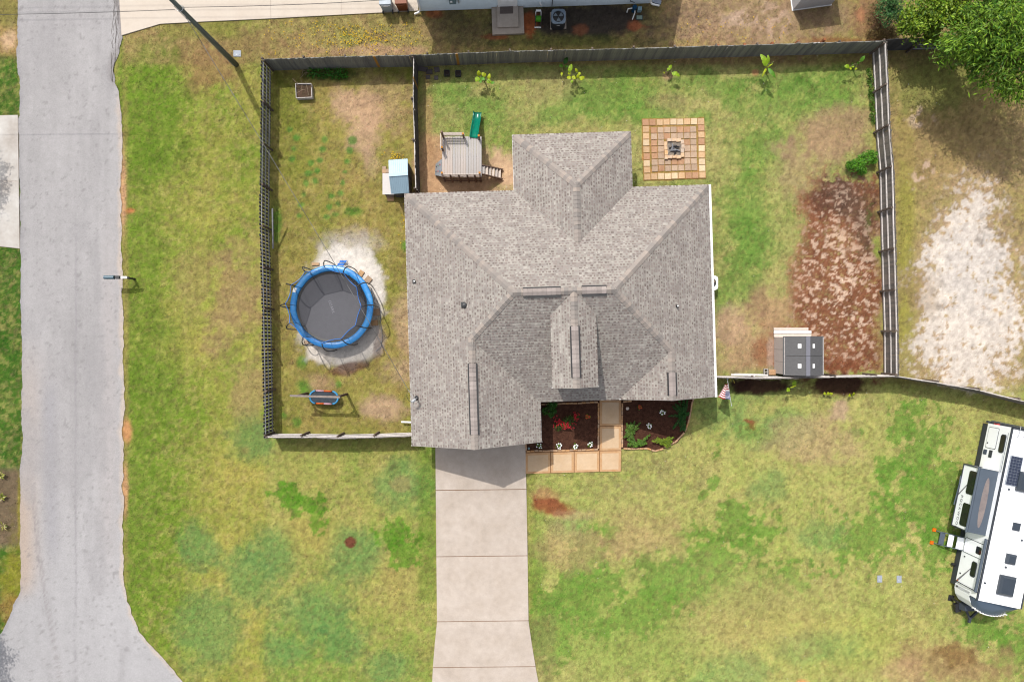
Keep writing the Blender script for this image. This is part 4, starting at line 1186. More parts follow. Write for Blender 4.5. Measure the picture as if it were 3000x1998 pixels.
for y in (dy0 + .06, (dy0 + dy1) / 2, dy1 - .06): mb.beam((dx0, y, DZ - .11), (dx1, y, DZ - .11), .05, .14)
for x in (dx0 + .03, dx1 - .03): mb.beam((x, dy0, DZ - .12), (x, dy1, DZ - .12), .05, .15)
mb.build("joist", M_rough, pl)
for x, y, h in ((dx0 + .08, dy1 - .05, 2.3), (dx0 + 1.18, dy1 - .05, 1.95), (dx1 - .12, dy1 - .15, 1.95), (dx0 + .05, (dy0 + dy1) / 2 + .35, 1.85), (dx0 + .06, dy0 + .05, 1.98), (dx1 - .08, dy0 + .05, 1.98)):
    mb = MB(); mb.box(x, y, -.1, .09, .09, h + .1); p_ = mb.build("post", M_rough, pl)
    if h < 2.2:
        mb = MB(); mb.box(x, y, h, .1, .1, .015); mb.build("cap", M_orange, p_)
for z in (1.42, 1.64, 1.86):
    mb = MB(); mb.beam((dx0 + .02, dy1 + .01, z), (dx0 + 1.24, dy1 + .01, z), .03, .11); mb.build("rail_board", M_pale, pl)
    mb = MB(); mb.beam((dx0 + .0, dy0 - .02, z), (dx1 - .02, dy0 - .02, z), .03, .13); mb.build("rail_board", M_pale, pl)
    mb = MB(); mb.beam((dx0 - .02, dy1 - .02, z), (dx0 - .02, (dy0 + dy1) / 2 + .28, z), .03, .11); mb.build("rail_board", M_pale, pl)
for z in (.35, .75):
    mb = MB(); mb.beam((dx0, dy0 - .02, z), (dx1, dy0 - .02, z), .035, .10); mb.build("rail_board", M_rough, pl)
for x in (dx0 + .5, dx0 + .95, dx0 + 1.4, dx0 + 1.8):
    mb = MB(); mb.box(x, dy0 - .06, .1, .09, .025, 1.75); mb.build("slat", M_rough, pl)
# climbing panel on the west side
ca, cb = P(1293, 467, DZ), P(1293, 517, DZ); cc, cd = P(1274, 514, .1), P(1276, 481, .1)
mb = MB(); mb.add([ca, cb, cc, cd] + [(x + .03, y, z - .03) for x, y, z in (ca, cb, cc, cd)], [(0, 3, 2, 1), (4, 5, 6, 7), (0, 1, 5, 4), (2, 3, 7, 6), (1, 2, 6, 5), (3, 0, 4, 7)])
cp = mb.build("climbing_panel", mat("panel_grey", D(190, 196, 202), var=.08, rough=.8), pl)
hold_c = [D(196, 70, 60), D(70, 90, 130), D(80, 130, 90), D(196, 70, 60), D(60, 70, 90), D(90, 90, 100)]
for i in range(6):
    s, t = (.3, .7)[i % 2], .18 + .3 * (i // 2)
    p = Vector(ca).lerp(Vector(cb), s).lerp(Vector(cd).lerp(Vector(cc), s), t)
    mb = MB(); mb.lathe(p.x, p.y, [(.05, p.z - .02), (.045, p.z + .03), (.02, p.z + .045)], 8); mb.build("hold", mat("climb_hold", hold_c[i], rough=.5), cp)
# slide
M_green = mat("green_plastic", D(12, 138, 112), var=.06, scale=3, rough=.22, spec=.55)
sl = []
A = Vector(P(1388, 404, 1.26)); B = Vector(P(1399, 330, .26))
for i in range(15):
    t = i / 14; p = A.lerp(B, t); z = 1.26 - .98 * (t if t < .8 else .8 + (t - .8) * .35) / .87 + .05 * math.sin(t * math.pi * 2.0)
    p.z = max(z, .22); sl.append(p)
sec = [(-.235, .12), (-.205, .14), (-.185, .12), (-.17, .0), (.17, .0), (.185, .12), (.205, .14), (.235, .12), (.22, -.03), (-.22, -.03)]
dirn = (B - A); dirn.z = 0; dirn.normalize(); sd = Vector((dirn.y, -dirn.x, 0)); n = len(sec); mb = MB()
vs = [p + sd * a + Vector((0, 0, b)) for p in sl for a, b in sec]
mb.add(vs, [(i * n + j, i * n + (j + 1) % n, (i + 1) * n + (j + 1) % n, (i + 1) * n + j) for i in range(len(sl) - 1) for j in range(n)] + [tuple(range(n)), tuple((len(sl) - 1) * n + j for j in range(n - 1, -1, -1))])
mb.build("slide", M_green, pl, True)
# stairs down to the east
s0, s1 = Vector(P(1411, 484, 1.1)), Vector(P(1472, 497, .06)); s2, s3 = Vector(P(1410, 510, 1.1)), Vector(P(1471, 525, .06))
for a, b in ((s0, s1), (s2, s3)):
    mb = MB(); mb.beam(a, b, .05, .17); mb.build("stringer", M_rough, pl)
for i in range(6):
    t = .08 + i * .155; a = s0.lerp(s1, t); b = s2.lerp(s3, t); mb = MB(); mb.beam(a, b, .16, .035); mb.build("tread", M_pale if i % 2 else M_plank, pl)

# ------------------------------------------------------------------ small animal hutch with a metal roof
ea, eb = P(1138.5, 470, 1.5), P(1194, 466, 1.5); ra, rb = P(1139.5, 514, 1.78), P(1195, 510, 1.78); fa, fb = P(1146, 569, 1.45), P(1199, 566, 1.45)
hut = thing("coop", "small coop with a ribbed pale blue metal roof against the divider fence", "coop", (*P(1172, 520)[:2], 0))
M_tin = mat("blue_tin", D(176, 205, 222), var=.05, scale=4, rough=.35, spec=.5, metal=.25)
for (a, b, c, d) in ((ra, rb, eb, ea), (ra, rb, fb, fa)):
    a, b, c, d = map(Vector, (a, b, c, d)); up_ = Vector((0, 0, .012)); mb = MB()
    mb.add([a, b, c, d, a + up_, b + up_, c + up_, d + up_], [(0, 1, 2, 3), (7, 6, 5, 4), (0, 4, 5, 1), (1, 5, 6, 2), (2, 6, 7, 3), (3, 7, 4, 0)])
    rp = mb.build("roof_panel", M_tin, hut)
    for i in range(10):
        t = (i + .5) / 10; p, q = a.lerp(b, t) + Vector((0, 0, .02)), d.lerp(c, t) + Vector((0, 0, .02)); mb = MB(); mb.beam(p, q, .028, .03); mb.build("rib", M_tin, rp)
mb = MB(); mb.beam(Vector(ra) + Vector((0, 0, .035)), Vector(rb) + Vector((0, 0, .035)), .16, .02); mb.build("ridge_cap", M_tin, hut)
hx0, hx1 = P(1146, 0, 1.45)[0] + .05, P(1197, 0, 1.45)[0] - .05; hy0, hy1 = P(0, 566, 1.45)[1] + .06, P(0, 472, 1.5)[1] - .06
for i in range(8):
    w_ = (hx1 - hx0) / 8
    for y, h in ((hy0, 1.42), (hy1, 1.46)):
        mb = MB(); mb.box(hx0 + (i + .5) * w_, y, 0, w_ - .008, .025, h); mb.build("wall_board", M_wood_slate, hut)
for i in range(11):
    w_ = (hy1 - hy0) / 11
    for x in (hx0, hx1):
        mb = MB(); mb.box(x, hy0 + (i + .5) * w_, 0, .025, w_ - .008, 1.44 + .1 * (1 - abs(i - 5) / 5)); mb.build("wall_board", M_wood_grey, hut)
a, b = P(1120.5, 508, .55), P(1147, 570, .55)
mb = MB(); mb.box((a[0] + hx0) / 2, (a[1] + b[1]) / 2, .5, hx0 - a[0], a[1] - b[1], .04); nb = mb.build("nest_box_lid", mat("pale_panel", D(244, 238, 234), var=.04, rough=.8), hut)
mb = MB(); mb.box((a[0] + hx0) / 2 + .03, (a[1] + b[1]) / 2, .0, hx0 - a[0] - .1, a[1] - b[1] - .08, .5); mb.build("nest_box", M_wood_grey, hut)
for px, py, w, h, lab in ((1126, 493, 11, 9, "pink paver at the head of the coop, first of three"), (1125, 503, 11, 10, "pink paver at the head of the coop, against the white lid"), (1135, 502, 9, 11, "pink paver tucked under the coop roof"), (1144, 576, 20, 8, "brown paver below the coop, nearest its wall"), (1145, 585, 19, 9, "brown paver below the coop, farthest from its wall")):
    x, y, _ = P(px, py); mb = MB(); mb.box(x, y, -.01, PX(w), PX(h), .07, .02); tag(mb.build("paver", M_paver), lab, "paver", "pavers round the coop")

# ------------------------------------------------------------------ paved fire pit square
pt = bed("patio", PATIO, mat("sandy_joint", D(206, 150, 92), col2=D(150, 140, 70), s2=3, var=.25, scale=16, rough=.97), .02)
c00, c10, c11, c01 = [Vector(P(*q)) for q in ((1881, 350), (2063, 347), (2067, 523), (1886, 529))]


def bil(u, v): return c00.lerp(c10, u).lerp(c01.lerp(c11, u), v)


M_pv = [mat("patio_paver_%s" % n, D(*a), col2=D(*b), s2=7, var=.13, scale=16, rough=.94, rnd=.1, bump=.3, bscale=20) for n, a, b in (("cream", (250, 226, 190), (244, 212, 168)), ("tan", (240, 204, 162), (226, 184, 138)), ("brown", (216, 172, 136), (200, 152, 116)), ("greybrown", (218, 190, 162), (202, 172, 146)))]
ring = [(i, 0) for i in range(9)] + [(i, 8) for i in range(9)] + [(0, j) for j in range(1, 8)] + [(8, j) for j in range(1, 8)]


def paver(u, v, su, sv, m, rz=0.0):
    p = bil(u, v); ax = (c10 - c00); an = math.atan2(ax.y, ax.x) + rz
    sx, sy = su * 3.45, sv * 3.36; mb = MB()
    mb.box(p.x, p.y, -.02, sx, sy, .07 + RND.uniform(0, .012), an, taper=.955)
    if RND.random() < .55: pass
    mb.build("paver", m, pt)


RM = [2, 2, 1, 1, 0, 0, 1, 0, 1]
for i, j in ring:
    m = M_pv[(RM[i] if j == 0 else RND.choice((0, 0, 1, 1, 2)))]
    paver((i + .5) / 9 + RND.uniform(-.003, .003), (j + .5) / 9 + RND.uniform(-.003, .003), .102, .102, m, RND.uniform(-.03, .03))
for i in range(7):
    for j in range(7):
        if 2 <= i <= 4 and 2 <= j <= 4: continue
        paver(.131 + (i + .5) * .1055 + RND.uniform(-.003, .003), .131 + (j + .5) * .1055 + RND.uniform(-.003, .003), .098, .098, M_pv[3] if RND.random() < .8 else M_pv[2], RND.uniform(-.03, .03))
fpit = thing("fire_pit", "square fire pit of stacked tan stones holding charred wood and ash", "fire pit", bil(.5, .5))
fc = bil(.495, .5)
mb = MB(); mb.box(fc.x, fc.y, .0, .86, .86, .10); mb.build("ash", mat("ash", D(186, 170, 150), col2=D(104, 102, 104), s2=6, var=.3, scale=20, rough=.98), fpit)
M_st = mat("pit_stone", D(252, 226, 196), col2=D(234, 190, 148), s2=7, var=.12, scale=18, rough=.95, rnd=.13, hue=.3)
sq = []
for k in range(4): sq += [(-.46, -.46 + .24 * k), (.46, -.36 + .24 * k)]
for k in range(3): sq += [(-.25 + .25 * k, .47), (-.25 + .25 * k, -.47)]
for lay_ in (0, 1):
    for (x, y) in sq:
        mb = MB(); along = abs(y) > .4 and abs(x) < .4
        mb.box(fc.x + x + RND.uniform(-.03, .03), fc.y + y + RND.uniform(-.03, .03), .02 + lay_ * .085, .26 if along else .18, .18 if along else .25, .083, RND.uniform(-.15, .15) + lay_ * .08, taper=.92); mb.build("stone", M_st, fpit)
M_char = mat("charcoal", (.018, .018, .02), var=.4, scale=14, rough=.9); M_charg = mat("grey_char", D(150, 152, 158), var=.4, scale=14, rough=.95)
for k in range(9):
    a = RND.uniform(0, 6.28); r_ = RND.uniform(0, .2); x, y = fc.x + .05 + r_ * math.cos(a), fc.y - .05 + r_ * math.sin(a); b = RND.uniform(0, 3.14); L_ = RND.uniform(.12, .26)
    mb = MB(); mb.tube([(x - L_ * math.cos(b), y - L_ * math.sin(b), .11 + .01 * k), (x, y, .13 + .011 * k), (x + L_ * math.cos(b), y + L_ * math.sin(b), .12 + .01 * k)], [.03, .045, .025], 6); mb.build("charred_log", M_char if k % 2 else M_charg, fpit)

# ------------------------------------------------------------------ resin shed with ramp, block and box
x0 = 14.63; x1 = 16.72; ya, yb = P(0, 985, 1.5)[1], P(0, 1100, 1.5)[1]
sh = thing("storage_shed", "dark roofed resin storage shed with white roof skylights by the mulch", "shed", ((x0 + x1) / 2, (ya + yb) / 2, 0))
M_taupe = mat("taupe_resin", D(240, 230, 224), var=.04, scale=5, rough=.6); M_sroof = mat("charcoal_resin", D(112, 111, 112), var=.10, scale=14, fine=.08, rough=.65, stretch=(.2, 1, 1)); M_sridge = mat("ridge_resin", D(140, 140, 150), var=.05, rough=.55)
yc = (ya + yb) / 2; xm = (x0 + x1) / 2
for x in (x0, x1 - .03):
    for k in range(3):
        L_ = (ya - yb - .1) / 3
        mb = MB(); mb.box(x + .02, yb + .05 + (k + .5) * L_, 0, .04, L_ - .012, 1.5); mb.build("wall_panel", M_taupe, sh)
for y in (ya - .07, yb + .07):
    mb = MB(); mb.prism([(x0 + .04, y - .02), (x1 - .05, y - .02), (x1 - .05, y + .02), (x0 + .04, y + .02)], 0, 1.5)
    mb.add([(x0 + .04, y, 1.5), (x1 - .05, y, 1.5), (xm, y, 2.02)], [(0, 1, 2)]); mb.build("end_wall", M_taupe, sh)
for y0_, y1_ in ((ya, yc + .008), (yc - .008, yb)):
    for xe, s in ((x0 - .05, -1), (x1 + .05, 1)):
        mb = MB(); z_e, z_r = 1.46, 2.07; t_ = .03
        q = [(xe, y0_, z_e), (xe, y1_, z_e), (xm + s * .09, y1_, z_r - .05), (xm + s * .09, y0_, z_r - .05)]
        mb.add(q + [(a, b, c - t_) for a, b, c in q], [(0, 1, 2, 3), (7, 6, 5, 4), (0, 4, 5, 1), (1, 5, 6, 2), (2, 6, 7, 3), (3, 7, 4, 0)]); rp = mb.build("roof_panel", M_sroof, sh)
        a_, b_ = Vector(q[0]).lerp(Vector(q[3]), .72), Vector(q[1]).lerp(Vector(q[2]), .72); d_ = (Vector(q[3]) - Vector(q[0])).normalized(); c_ = a_.lerp(b_, .5)
        mb = MB(); h_ = .11; n_ = Vector((d_.z * -1 if d_.x > 0 else d_.z, 0, abs(d_.x))) * .012
        e_ = Vector((0, 1, 0)); mb.add([c_ - d_ * h_ * .8 - e_ * h_ + n_, c_ + d_ * h_ * .8 - e_ * h_ + n_, c_ + d_ * h_ * .8 + e_ * h_ + n_, c_ - d_ * h_ * .8 + e_ * h_ + n_], [(0, 1, 2, 3), (3, 2, 1, 0)][:1])
        mb.build("skylight", M_white, rp)
    mb = MB(); mb.beam((xm, y0_, 2.05), (xm, y1_, 2.05), .22, .05); mb.build("ridge_cap", M_sridge, sh)
mb = MB(); mb.box(xm, yb + .3, 1.44, .5, .03, .03); mb.build("trim", M_blackp, sh)
ramp = thing("ramp", "low ramp of pale planks at the shed door", "ramp", P(2322, 972))
for y0_, y1_, xa_, xb_, m in ((960, 968, 2267, 2368, M_pale), (969, 977, 2268, 2377, M_white), (978, 988, 2268, 2377, M_pale)):
    a, b = P(xa_, y0_, .12), P(xb_, y1_, .12); mb = MB(); mb.box((a[0] + b[0]) / 2, (a[1] + b[1]) / 2, .03 + RND.uniform(0, .02), b[0] - a[0], a[1] - b[1] - .01, .09); mb.build("plank", m, ramp)
cb_ = thing("cinder_block", "grey cinder block with two holes standing by the fence", "cinder block", P(2241, 1090))
x, y, _ = P(2241, 1090); M_cb = mat("cinder", D(216, 210, 204), var=.12, scale=30, rough=.95)
mb = MB()
for ox in (-.085, .085): mb.box(x + ox, y, 0, .03, .39, .2)
for oy in (-.18, 0, .18): mb.box(x, y + oy, 0, .14, .03, .199)
mb.build("block", M_cb, cb_)
x, y, _ = P(2259, 1090); mb = MB(); mb.box(x, y, 0, .36, .3, .2)
bx = thing("wooden_box", "small tan wooden box between the cinder block and the shed", "box", (x, y, 0)); mb.build("body", M_pale, bx)
for k in range(3): mb = MB(); mb.box(x, y - .1 + .1 * k, .2, .37, .09, .015); mb.build("plank", M_orange if k == 5 else mat("box_plank", D(222, 176, 132), var=.12, rough=.9), bx)

# ------------------------------------------------------------------ house air conditioner by the east wall
x, y, _ = P(2090, 829, .75)
ac = thing("air_conditioner", "white air conditioner half under the east eave of the house", "air conditioner", (x - .12, y, 0), 0, "outdoor air conditioners")
def acunit(root, x, y, w, d, h, shell, top, fan_d, blades, blade_m):
    mb = MB(); b = .1
    poly = [(x + sx * (w / 2 - (b if k else 0)), y + sy * (d / 2 - (0 if k else b))) for sx, sy, ks in ((1, 1, (0, 1)), (-1, 1, (1, 0)), (-1, -1, (0, 1)), (1, -1, (1, 0))) for k in ks]
    mb.prism(poly, .06, h); mb.build("cabinet", shell, root)
    mb = MB(); n = 24; R_ = fan_d / 2; o_ = []
    for i in range(n):
        t = 2 * math.pi * i / n; c, s = math.cos(t), math.sin(t); k = 1 / max(abs(c) / (w / 2 + .01), abs(s) / (d / 2 + .01)); k = min(k, .5 * math.hypot(w, d) * .9); o_.append((x + c * k, y + s * k))
    vs = [(a, b2, h + .05) for a, b2 in o_] + [(x + R_ * math.cos(2 * math.pi * i / n), y + R_ * math.sin(2 * math.pi * i / n), h + .05) for i in range(n)] + [(a, b2, h - .02) for a, b2 in o_] + [(x + R_ * math.cos(2 * math.pi * i / n), y + R_ * math.sin(2 * math.pi * i / n), h - .1) for i in range(n)]
    fs = []
    for i in range(n):
        j = (i + 1) % n; fs += [(i, j, n + j, n + i), (2 * n + i, 2 * n + j, j, i), (n + i, n + j, 3 * n + j, 3 * n + i)]
    mb.add(vs, fs); mb.build("top_frame", top, root)
    mb = MB(); mb.lathe(x, y, [(R_ * 1.02, h + .001), (R_ * 1.02, h + .002)], 24); mb.build("fan_well", M_black, root)
    for k in range(blades):
        a = 2 * math.pi * k / blades + .6; mb = MB()
        pts = [(.05, -.25), (.9, -.5), (.92, .42), (.05, .2)]
        mb.add([(x + R_ * r_ * math.cos(a + s), y + R_ * r_ * math.sin(a + s), h + .014 + .03 * (s > 0)) for r_, s in pts], [(0, 1, 2, 3)]); mb.build("fan_blade", blade_m, root)
    mb = MB(); mb.lathe(x, y, [(.06, h + .02), (.05, h + .045)], 10); mb.build("hub", M_blackp, root)
acunit(ac, x - .12, y, .72, .76, .72, M_grey, M_white, .56, 3, mat("tan_blade", D(170, 150, 130), rough=.6))
# ------------------------------------------------------------------ neighbour's house along the top edge
nx0, ny0, _ = P(1230, 33); nx1, ny1, _ = P(1904, 10)
NA = math.atan2(ny1 - ny0, nx1 - nx0); NL = math.hypot(nx1 - nx0, ny1 - ny0)
nh = thing("neighbour_house", "blue-grey sided neighbour house seen along the back wall with a white door", "house", (nx0, ny0, 0), NA)
M_nside = mat("blue_siding", (.62, .71, .76), var=.05, scale=3, rough=.75); M_nroof = mat("neighbour_shingle", D(150, 146, 142), var=.15, scale=12, rough=.95)
NH = 3.3
mb = MB(); mb.box(NL / 2, 4.5, -.05, NL - .06, 8.9, NH); mb.build("wall", M_nside, nh)
rows = int(NH / .2)
for k in range(rows):
    mb = MB(); z = k * .2
    mb.add([(0, -.012, z), (NL, -.012, z), (NL, .03, z + .2), (0, .03, z + .2), (0, .03, z), (NL, .03, z)], [(0, 1, 2, 3), (4, 5, 1, 0)]); mb.build("siding_board", M_nside, nh)
mb = MB()
mb.add([(-.35, -.4, NH - .02), (NL + .35, -.4, NH - .02), (NL + .35, 4.5, NH + 2.7), (-.35, 4.5, NH + 2.7), (-.35, 9.4, NH - .02), (NL + .35, 9.4, NH - .02)], [(0, 1, 2, 3), (3, 2, 5, 4)]); mb.build("roof", M_nroof, nh)
mb = MB(); mb.add([(0.02, 0, NH - .1), (.02, 9, NH - .1), (.02, 4.5, NH + 2.5)], [(0, 1, 2)]); mb.add([(NL - .02, 0, NH - .1), (NL - .02, 9, NH - .1), (NL - .02, 4.5, NH + 2.5)], [(0, 1, 2)]); mb.build("gable_wall", M_nside, nh)
mb = MB(); mb.beam((-.35, -.42, NH - .08), (NL + .35, -.42, NH - .08), .08, .13); mb.build("gutter", M_white, nh)


def nl(px, py, z=0.0):
    x, y, _ = P(px, py, z); dx, dy = x - nx0, y - ny0
    return dx * math.cos(NA) + dy * math.sin(NA), -dx * math.sin(NA) + dy * math.cos(NA)


dxm = nl(1487, 24)[0]
mb = MB(); mb.box(dxm, -.03, .3, 1.08, .07, 2.25); dr = mb.build("door", M_white, nh)
for cx_ in (-.2, .2):
    for z, h in ((.5, .5), (1.15, .9)):
        mb = MB(); mb.box(dxm + cx_, -.075, z, .3, .02, h); mb.build("door_panel", M_white, dr)
mb = MB(); mb.box(dxm - .36, -.08, 1.2, .05, .06, .05); mb.build("handle", M_black, dr)
for u, w in ((3.0, 1.2), (9.6, 1.4)):
    mb = MB(); mb.box(u, -.02, 1.5, w, .06, 1.1); wn_ = mb.build("window", M_white, nh); mb = MB(); mb.box(u, -.03, 1.57, w - .14, .08, .96); mb.build("pane", M_glass, wn_)
for u, kick in ((.06, -.35), (NL - .05, .55)):
    mb = MB(); mb.tube([(u, -.09, NH - .1), (u, -.09, .35), (u + kick * .25, -.14, .16), (u + kick, -.20, .08)], .055, 6); mb.build("downspout", M_white, nh)
u = nl(1327, 10, .9)[0]; mb = MB(); mb.box(u, -.09, 1.0, .36, .16, .55); mt = mb.build("meter_box", mat("meter_grey", D(138, 166, 172), rough=.5), nh)
mb = MB(); mb.box(u - .06, -.18, 1.25, .12, .04, .14); mb.build("meter", M_white, mt)
mb = MB(); mb.tube([(u + .32, -.06, .9), (u + .32, -.06, 1.6), (u + .2, -.06, 1.75)], .04, 6); mb.build("conduit", M_grey, mt)
u = nl(1584, 9, .5)[0]; mb = MB(); mb.tube([(u - .06, -.02, .62), (u, -.12, .55), (u + .05, -.13, .42)], .045, 6); mb.build("dryer_vent", M_white, nh)
u = nl(1618, 10, .5)[0]; mb = MB(); mb.tube([(u, -.03, 2.6), (u, -.03, .1)], .02, 5); mb.build("cable", M_black, nh)
u = nl(1848, 5, .5)[0]; mb = MB(); mb.tube([(u, -.03, 2.4), (u, -.03, .35), (u + .25, -.06, .25)], .018, 5); mb.build("cable", M_black, nh)
# back steps, mat
st = thing("door_steps", "two stacked concrete steps below the neighbour's white door", "steps", P(1488, 65))
for q, z in (([(1440, 26), (1533, 23), (1536, 102), (1443, 106)], .16), ([(1456, 24), (1517, 22), (1519, 86), (1458, 88)], .3)):
    mb = MB(); mb.prism(slab_poly(q), -.02, z); mb.build("step", M_conc, st)
mb = MB(); mb.prism(slab_poly([(1465, 26), (1503, 25), (1503, 48), (1465, 49)]), .302, .318); tag(mb.build("doormat", mat("mat_grey", D(128, 116, 110), var=.15, scale=30, rough=.98)), "grey brown doormat on the top step at the neighbour's door", "doormat")
# neighbour's air conditioner on its pad
x, y, _ = P(1636, 50, .8)
ac2 = thing("air_conditioner", "dark square air conditioner with exposed fan on a pad behind the neighbour's house", "air conditioner", (x, y, 0), 0, "outdoor air conditioners")
M_acd = mat("dark_cabinet", D(74, 76, 82), var=.05, rough=.5); M_act = mat("grey_blue_top", D(150, 168, 186), rough=.45)
acunit(ac2, x, y, .76, .78, .80, M_acd, M_act, .62, 3, mat("steel_blade", D(140, 152, 162), rough=.5))
mb = MB(); mb.prism(slab_poly([(1611, 38), (1658, 36), (1659, 86), (1612, 88)]), -.02, .06); mb.build("pad", M_conc, ac2)
mb = MB(); mb.box(x, y - .385, .55, .16, .02, .03); mb.build("badge", M_white, ac2)
# hose reel
x, y, _ = P(1577, 57, .3)
hr = thing("hose_reel", "hose reel cart wound with a bright green hose beside the steps", "hose reel", (x, y, 0))
mb = MB(); mb.tube([(x - .15, y, .34), (x + .15, y, .34)], .16, 14); mb.build("drum", mat("green_hose", D(96, 190, 40), var=.2, scale=24, rough=.5), hr)
for s in (-.17, .17):
    mb = MB(); mb.tube([(x + s - .012, y, .34), (x + s + .012, y, .34)], .24, 16); mb.build("flange", M_blackp, hr)
mb = MB(); mb.tube([(x - .16, y + .02, .34), (x - .14, y + .3, .6), (x + .14, y + .3, .6), (x + .16, y + .02, .34)], .02, 6); mb.beam((x - .14, y + .33, .6), (x + .14, y + .33, .6), .1, .03); mb.build("handle", M_white, hr)
mb = MB(); mb.beam((x - .2, y - .36, .06), (x + .16, y - .36, .06), .06, .05); mb.build("foot", M_white, hr)
mb = MB(); mb.beam((x - .15, y - .33, .08), (x - .15, y + .05, .3), .03, .03); mb.beam((x + .15, y - .33, .08), (x + .15, y + .05, .3), .03, .03); mb.build("frame", M_blackp, hr)
# bins
for px, py, col, lab in ((1137, 24, D(206, 216, 226), "pale grey wheeled bin on the driveway edge"), (1182, 22, D(150, 84, 52), "brown wheeled bin beside the neighbour's downspout")):
    x, y, _ = P(px, py)
    bn = thing("wheeled_bin", lab, "wheeled bin", (x, y, 0), NA, "wheeled bins on the neighbour's driveway")
    m = mat("bin_plastic", col, var=.08, scale=4, rough=.5)
    mb = MB()
    vs = [(-.26, -.24, .06), (.26, -.24, .06), (.26, .28, .06), (-.26, .28, .06), (-.31, -.28, .98), (.31, -.28, .98), (.31, .42, .98), (-.31, .42, .98)]
    mb.add(vs, [(3, 2, 1, 0), (4, 5, 6, 7), (0, 1, 5, 4), (1, 2, 6, 5), (2, 3, 7, 6), (3, 0, 4, 7)]); mb.build("body", m, bn)
    mb = MB(); mb.box(0, .07, .98, .66, .76, .06, taper=.93); mb.build("lid", m, bn)
    mb = MB(); mb.tube([(-.24, -.33, .93), (.24, -.33, .93)], .02, 6); mb.box(0, -.31, .80, .24, .02, .07); mb.build("handle", M_white if px < 1150 else m, bn)
    for s in (-1, 1):
        mb = MB(); mb.tube([(s * .27 - .03, -.27, .12), (s * .27 + .03, -.27, .12)], .12, 14); mb.build("wheel", M_black, bn)
# water filter and lid by the wall
x, y, _ = P(1858, 26, .3)
wf = thing("water_filter", "blue water filter with white pipes against the neighbour's wall", "water filter", (x, y, 0))
mb = MB(); mb.lathe(x, y, [(.12, 0), (.13, .5), (.10, .58)], 12); mb.build("tank", mat("filter_blue", D(24, 88, 128), rough=.4), wf)
mb = MB(); mb.tube([(x - .36, y - .1, .05), (x - .34, y - .02, .3), (x - .1, y, .35)], .035, 6); mb.tube([(x + .02, y + .2, .3), (x + .05, y - .2, .25), (x - .06, y - .5, .04)], .03, 6); mb.build("pipe", M_white, wf)
mb = MB(); mb.box(x + .3, y - .03, .1, .22, .2, .3); mb.build("pump", mat("pump_pale", D(170, 206, 220), rough=.5), wf)
x, y, _ = P(1873, 53); vb = thing("valve_box", "pale green lid in a black frame behind the neighbour's house", "utility lid", (x, y, 0), 0, "valve box lids set in the grass")
mb = MB(); mb.box(x, y, -.02, .38, .28, .05); mb.build("frame", M_blackp, vb); mb = MB(); mb.box(x, y, .03, .31, .21, .015); mb.build("lid", mat("lid_green", D(166, 190, 176), rough=.6), vb)
# open end of the right downspout lying on the ground
mb = MB(); mb.beam(P(1910, 3, .12), P(1936, 10, .1), .2, .14); tag(mb.build("splash_block", mat("splash_grey", D(168, 178, 196), rough=.6)), "grey splash block under the neighbour's end downspout", "splash block")

# neighbour's small shed at the top edge
sx0, sy0, _ = P(2322, 31)
ns = thing("garden_shed", "small grey hip roofed shed at the top edge beside bare soil", "shed", (sx0, sy0, 0), math.radians(8.0))
M_sg = mat("shed_roof_grey", D(112, 116, 122), var=.06, rough=.6); M_sw = mat("shed_wall", D(232, 232, 236), var=.06, rough=.8)
mb = MB(); mb.box(1.07, 1.05, -.02, 2.14, 2.1, 1.72); mb.build("wall", M_sw, ns)
mb = MB(); mb.add([(-.08, -.08, 1.7), (2.22, -.08, 1.7), (2.22, 2.18, 1.7), (-.08, 2.18, 1.7), (.5, 1.05, 2.25), (1.64, 1.05, 2.25)], [(0, 1, 5, 4), (1, 2, 5), (2, 3, 4, 5), (3, 0, 4), (3, 2, 1, 0)]); mb.build("roof", M_sg, ns)
mb = MB(); mb.box(1.07, 1.05, -.02, 2.22, 2.18, .06); mb.build("base", M_white, ns)

# ------------------------------------------------------------------ planter box, pots and twigs in the corner of the west yard
x0_, y0_, _ = P(866, 246, .3); x1_, y1_, _ = P(914, 288, .3)
pbx = thing("planter_box", "square white edged planter box full of dead stalks near the back fence", "planter", ((x0_ + x1_) / 2, (y0_ + y1_) / 2, 0))
for a, b in (((x0_, y0_), (x0_ + .04, y1_)), ((x0_ + .04, y1_), (x1_, y1_ + .04)), ((x1_, y1_ + .04), (x1_ - .04, y0_)), ((x1_ - .04, y0_), (x0_, y0_))):
    mb = MB(); mb.beam((a[0], a[1], .17), (b[0], b[1], .17), .026, .32); mb.build("board", M_rail, pbx)
mb = MB(); mb.box((x0_ + x1_) / 2, (y0_ + y1_) / 2, 0, x1_ - x0_ - .06, y0_ - y1_ - .06, .22); mb.build("soil", mat("planter_soil", D(112, 86, 72), col2=D(86, 74, 52), s2=8, var=.35, scale=24, rough=.98, bump=.8, bscale=24), pbx)
M_twig = mat("dry_twig", D(196, 172, 146), var=.15, rough=.9)
for (a, b, c_, d_) in ((856, 230, 875, 252), (872, 240, 868, 258), (884, 236, 884, 262), (895, 240, 904, 280), (910, 242, 912, 260), (880, 262, 896, 266), (868, 274, 888, 262)):
    mb = MB(); mb.tube([P(a, b, .5), P((a + c_) / 2 + 1, (b + d_) / 2, .45), P(c_, d_, .26)], [.006, .011, .012], 4); mb.build("stalk", M_twig, pbx)
tw = thing("dead_twigs", "bare dry twigs lying in the shade below the back fence", "twigs", P(888, 218))
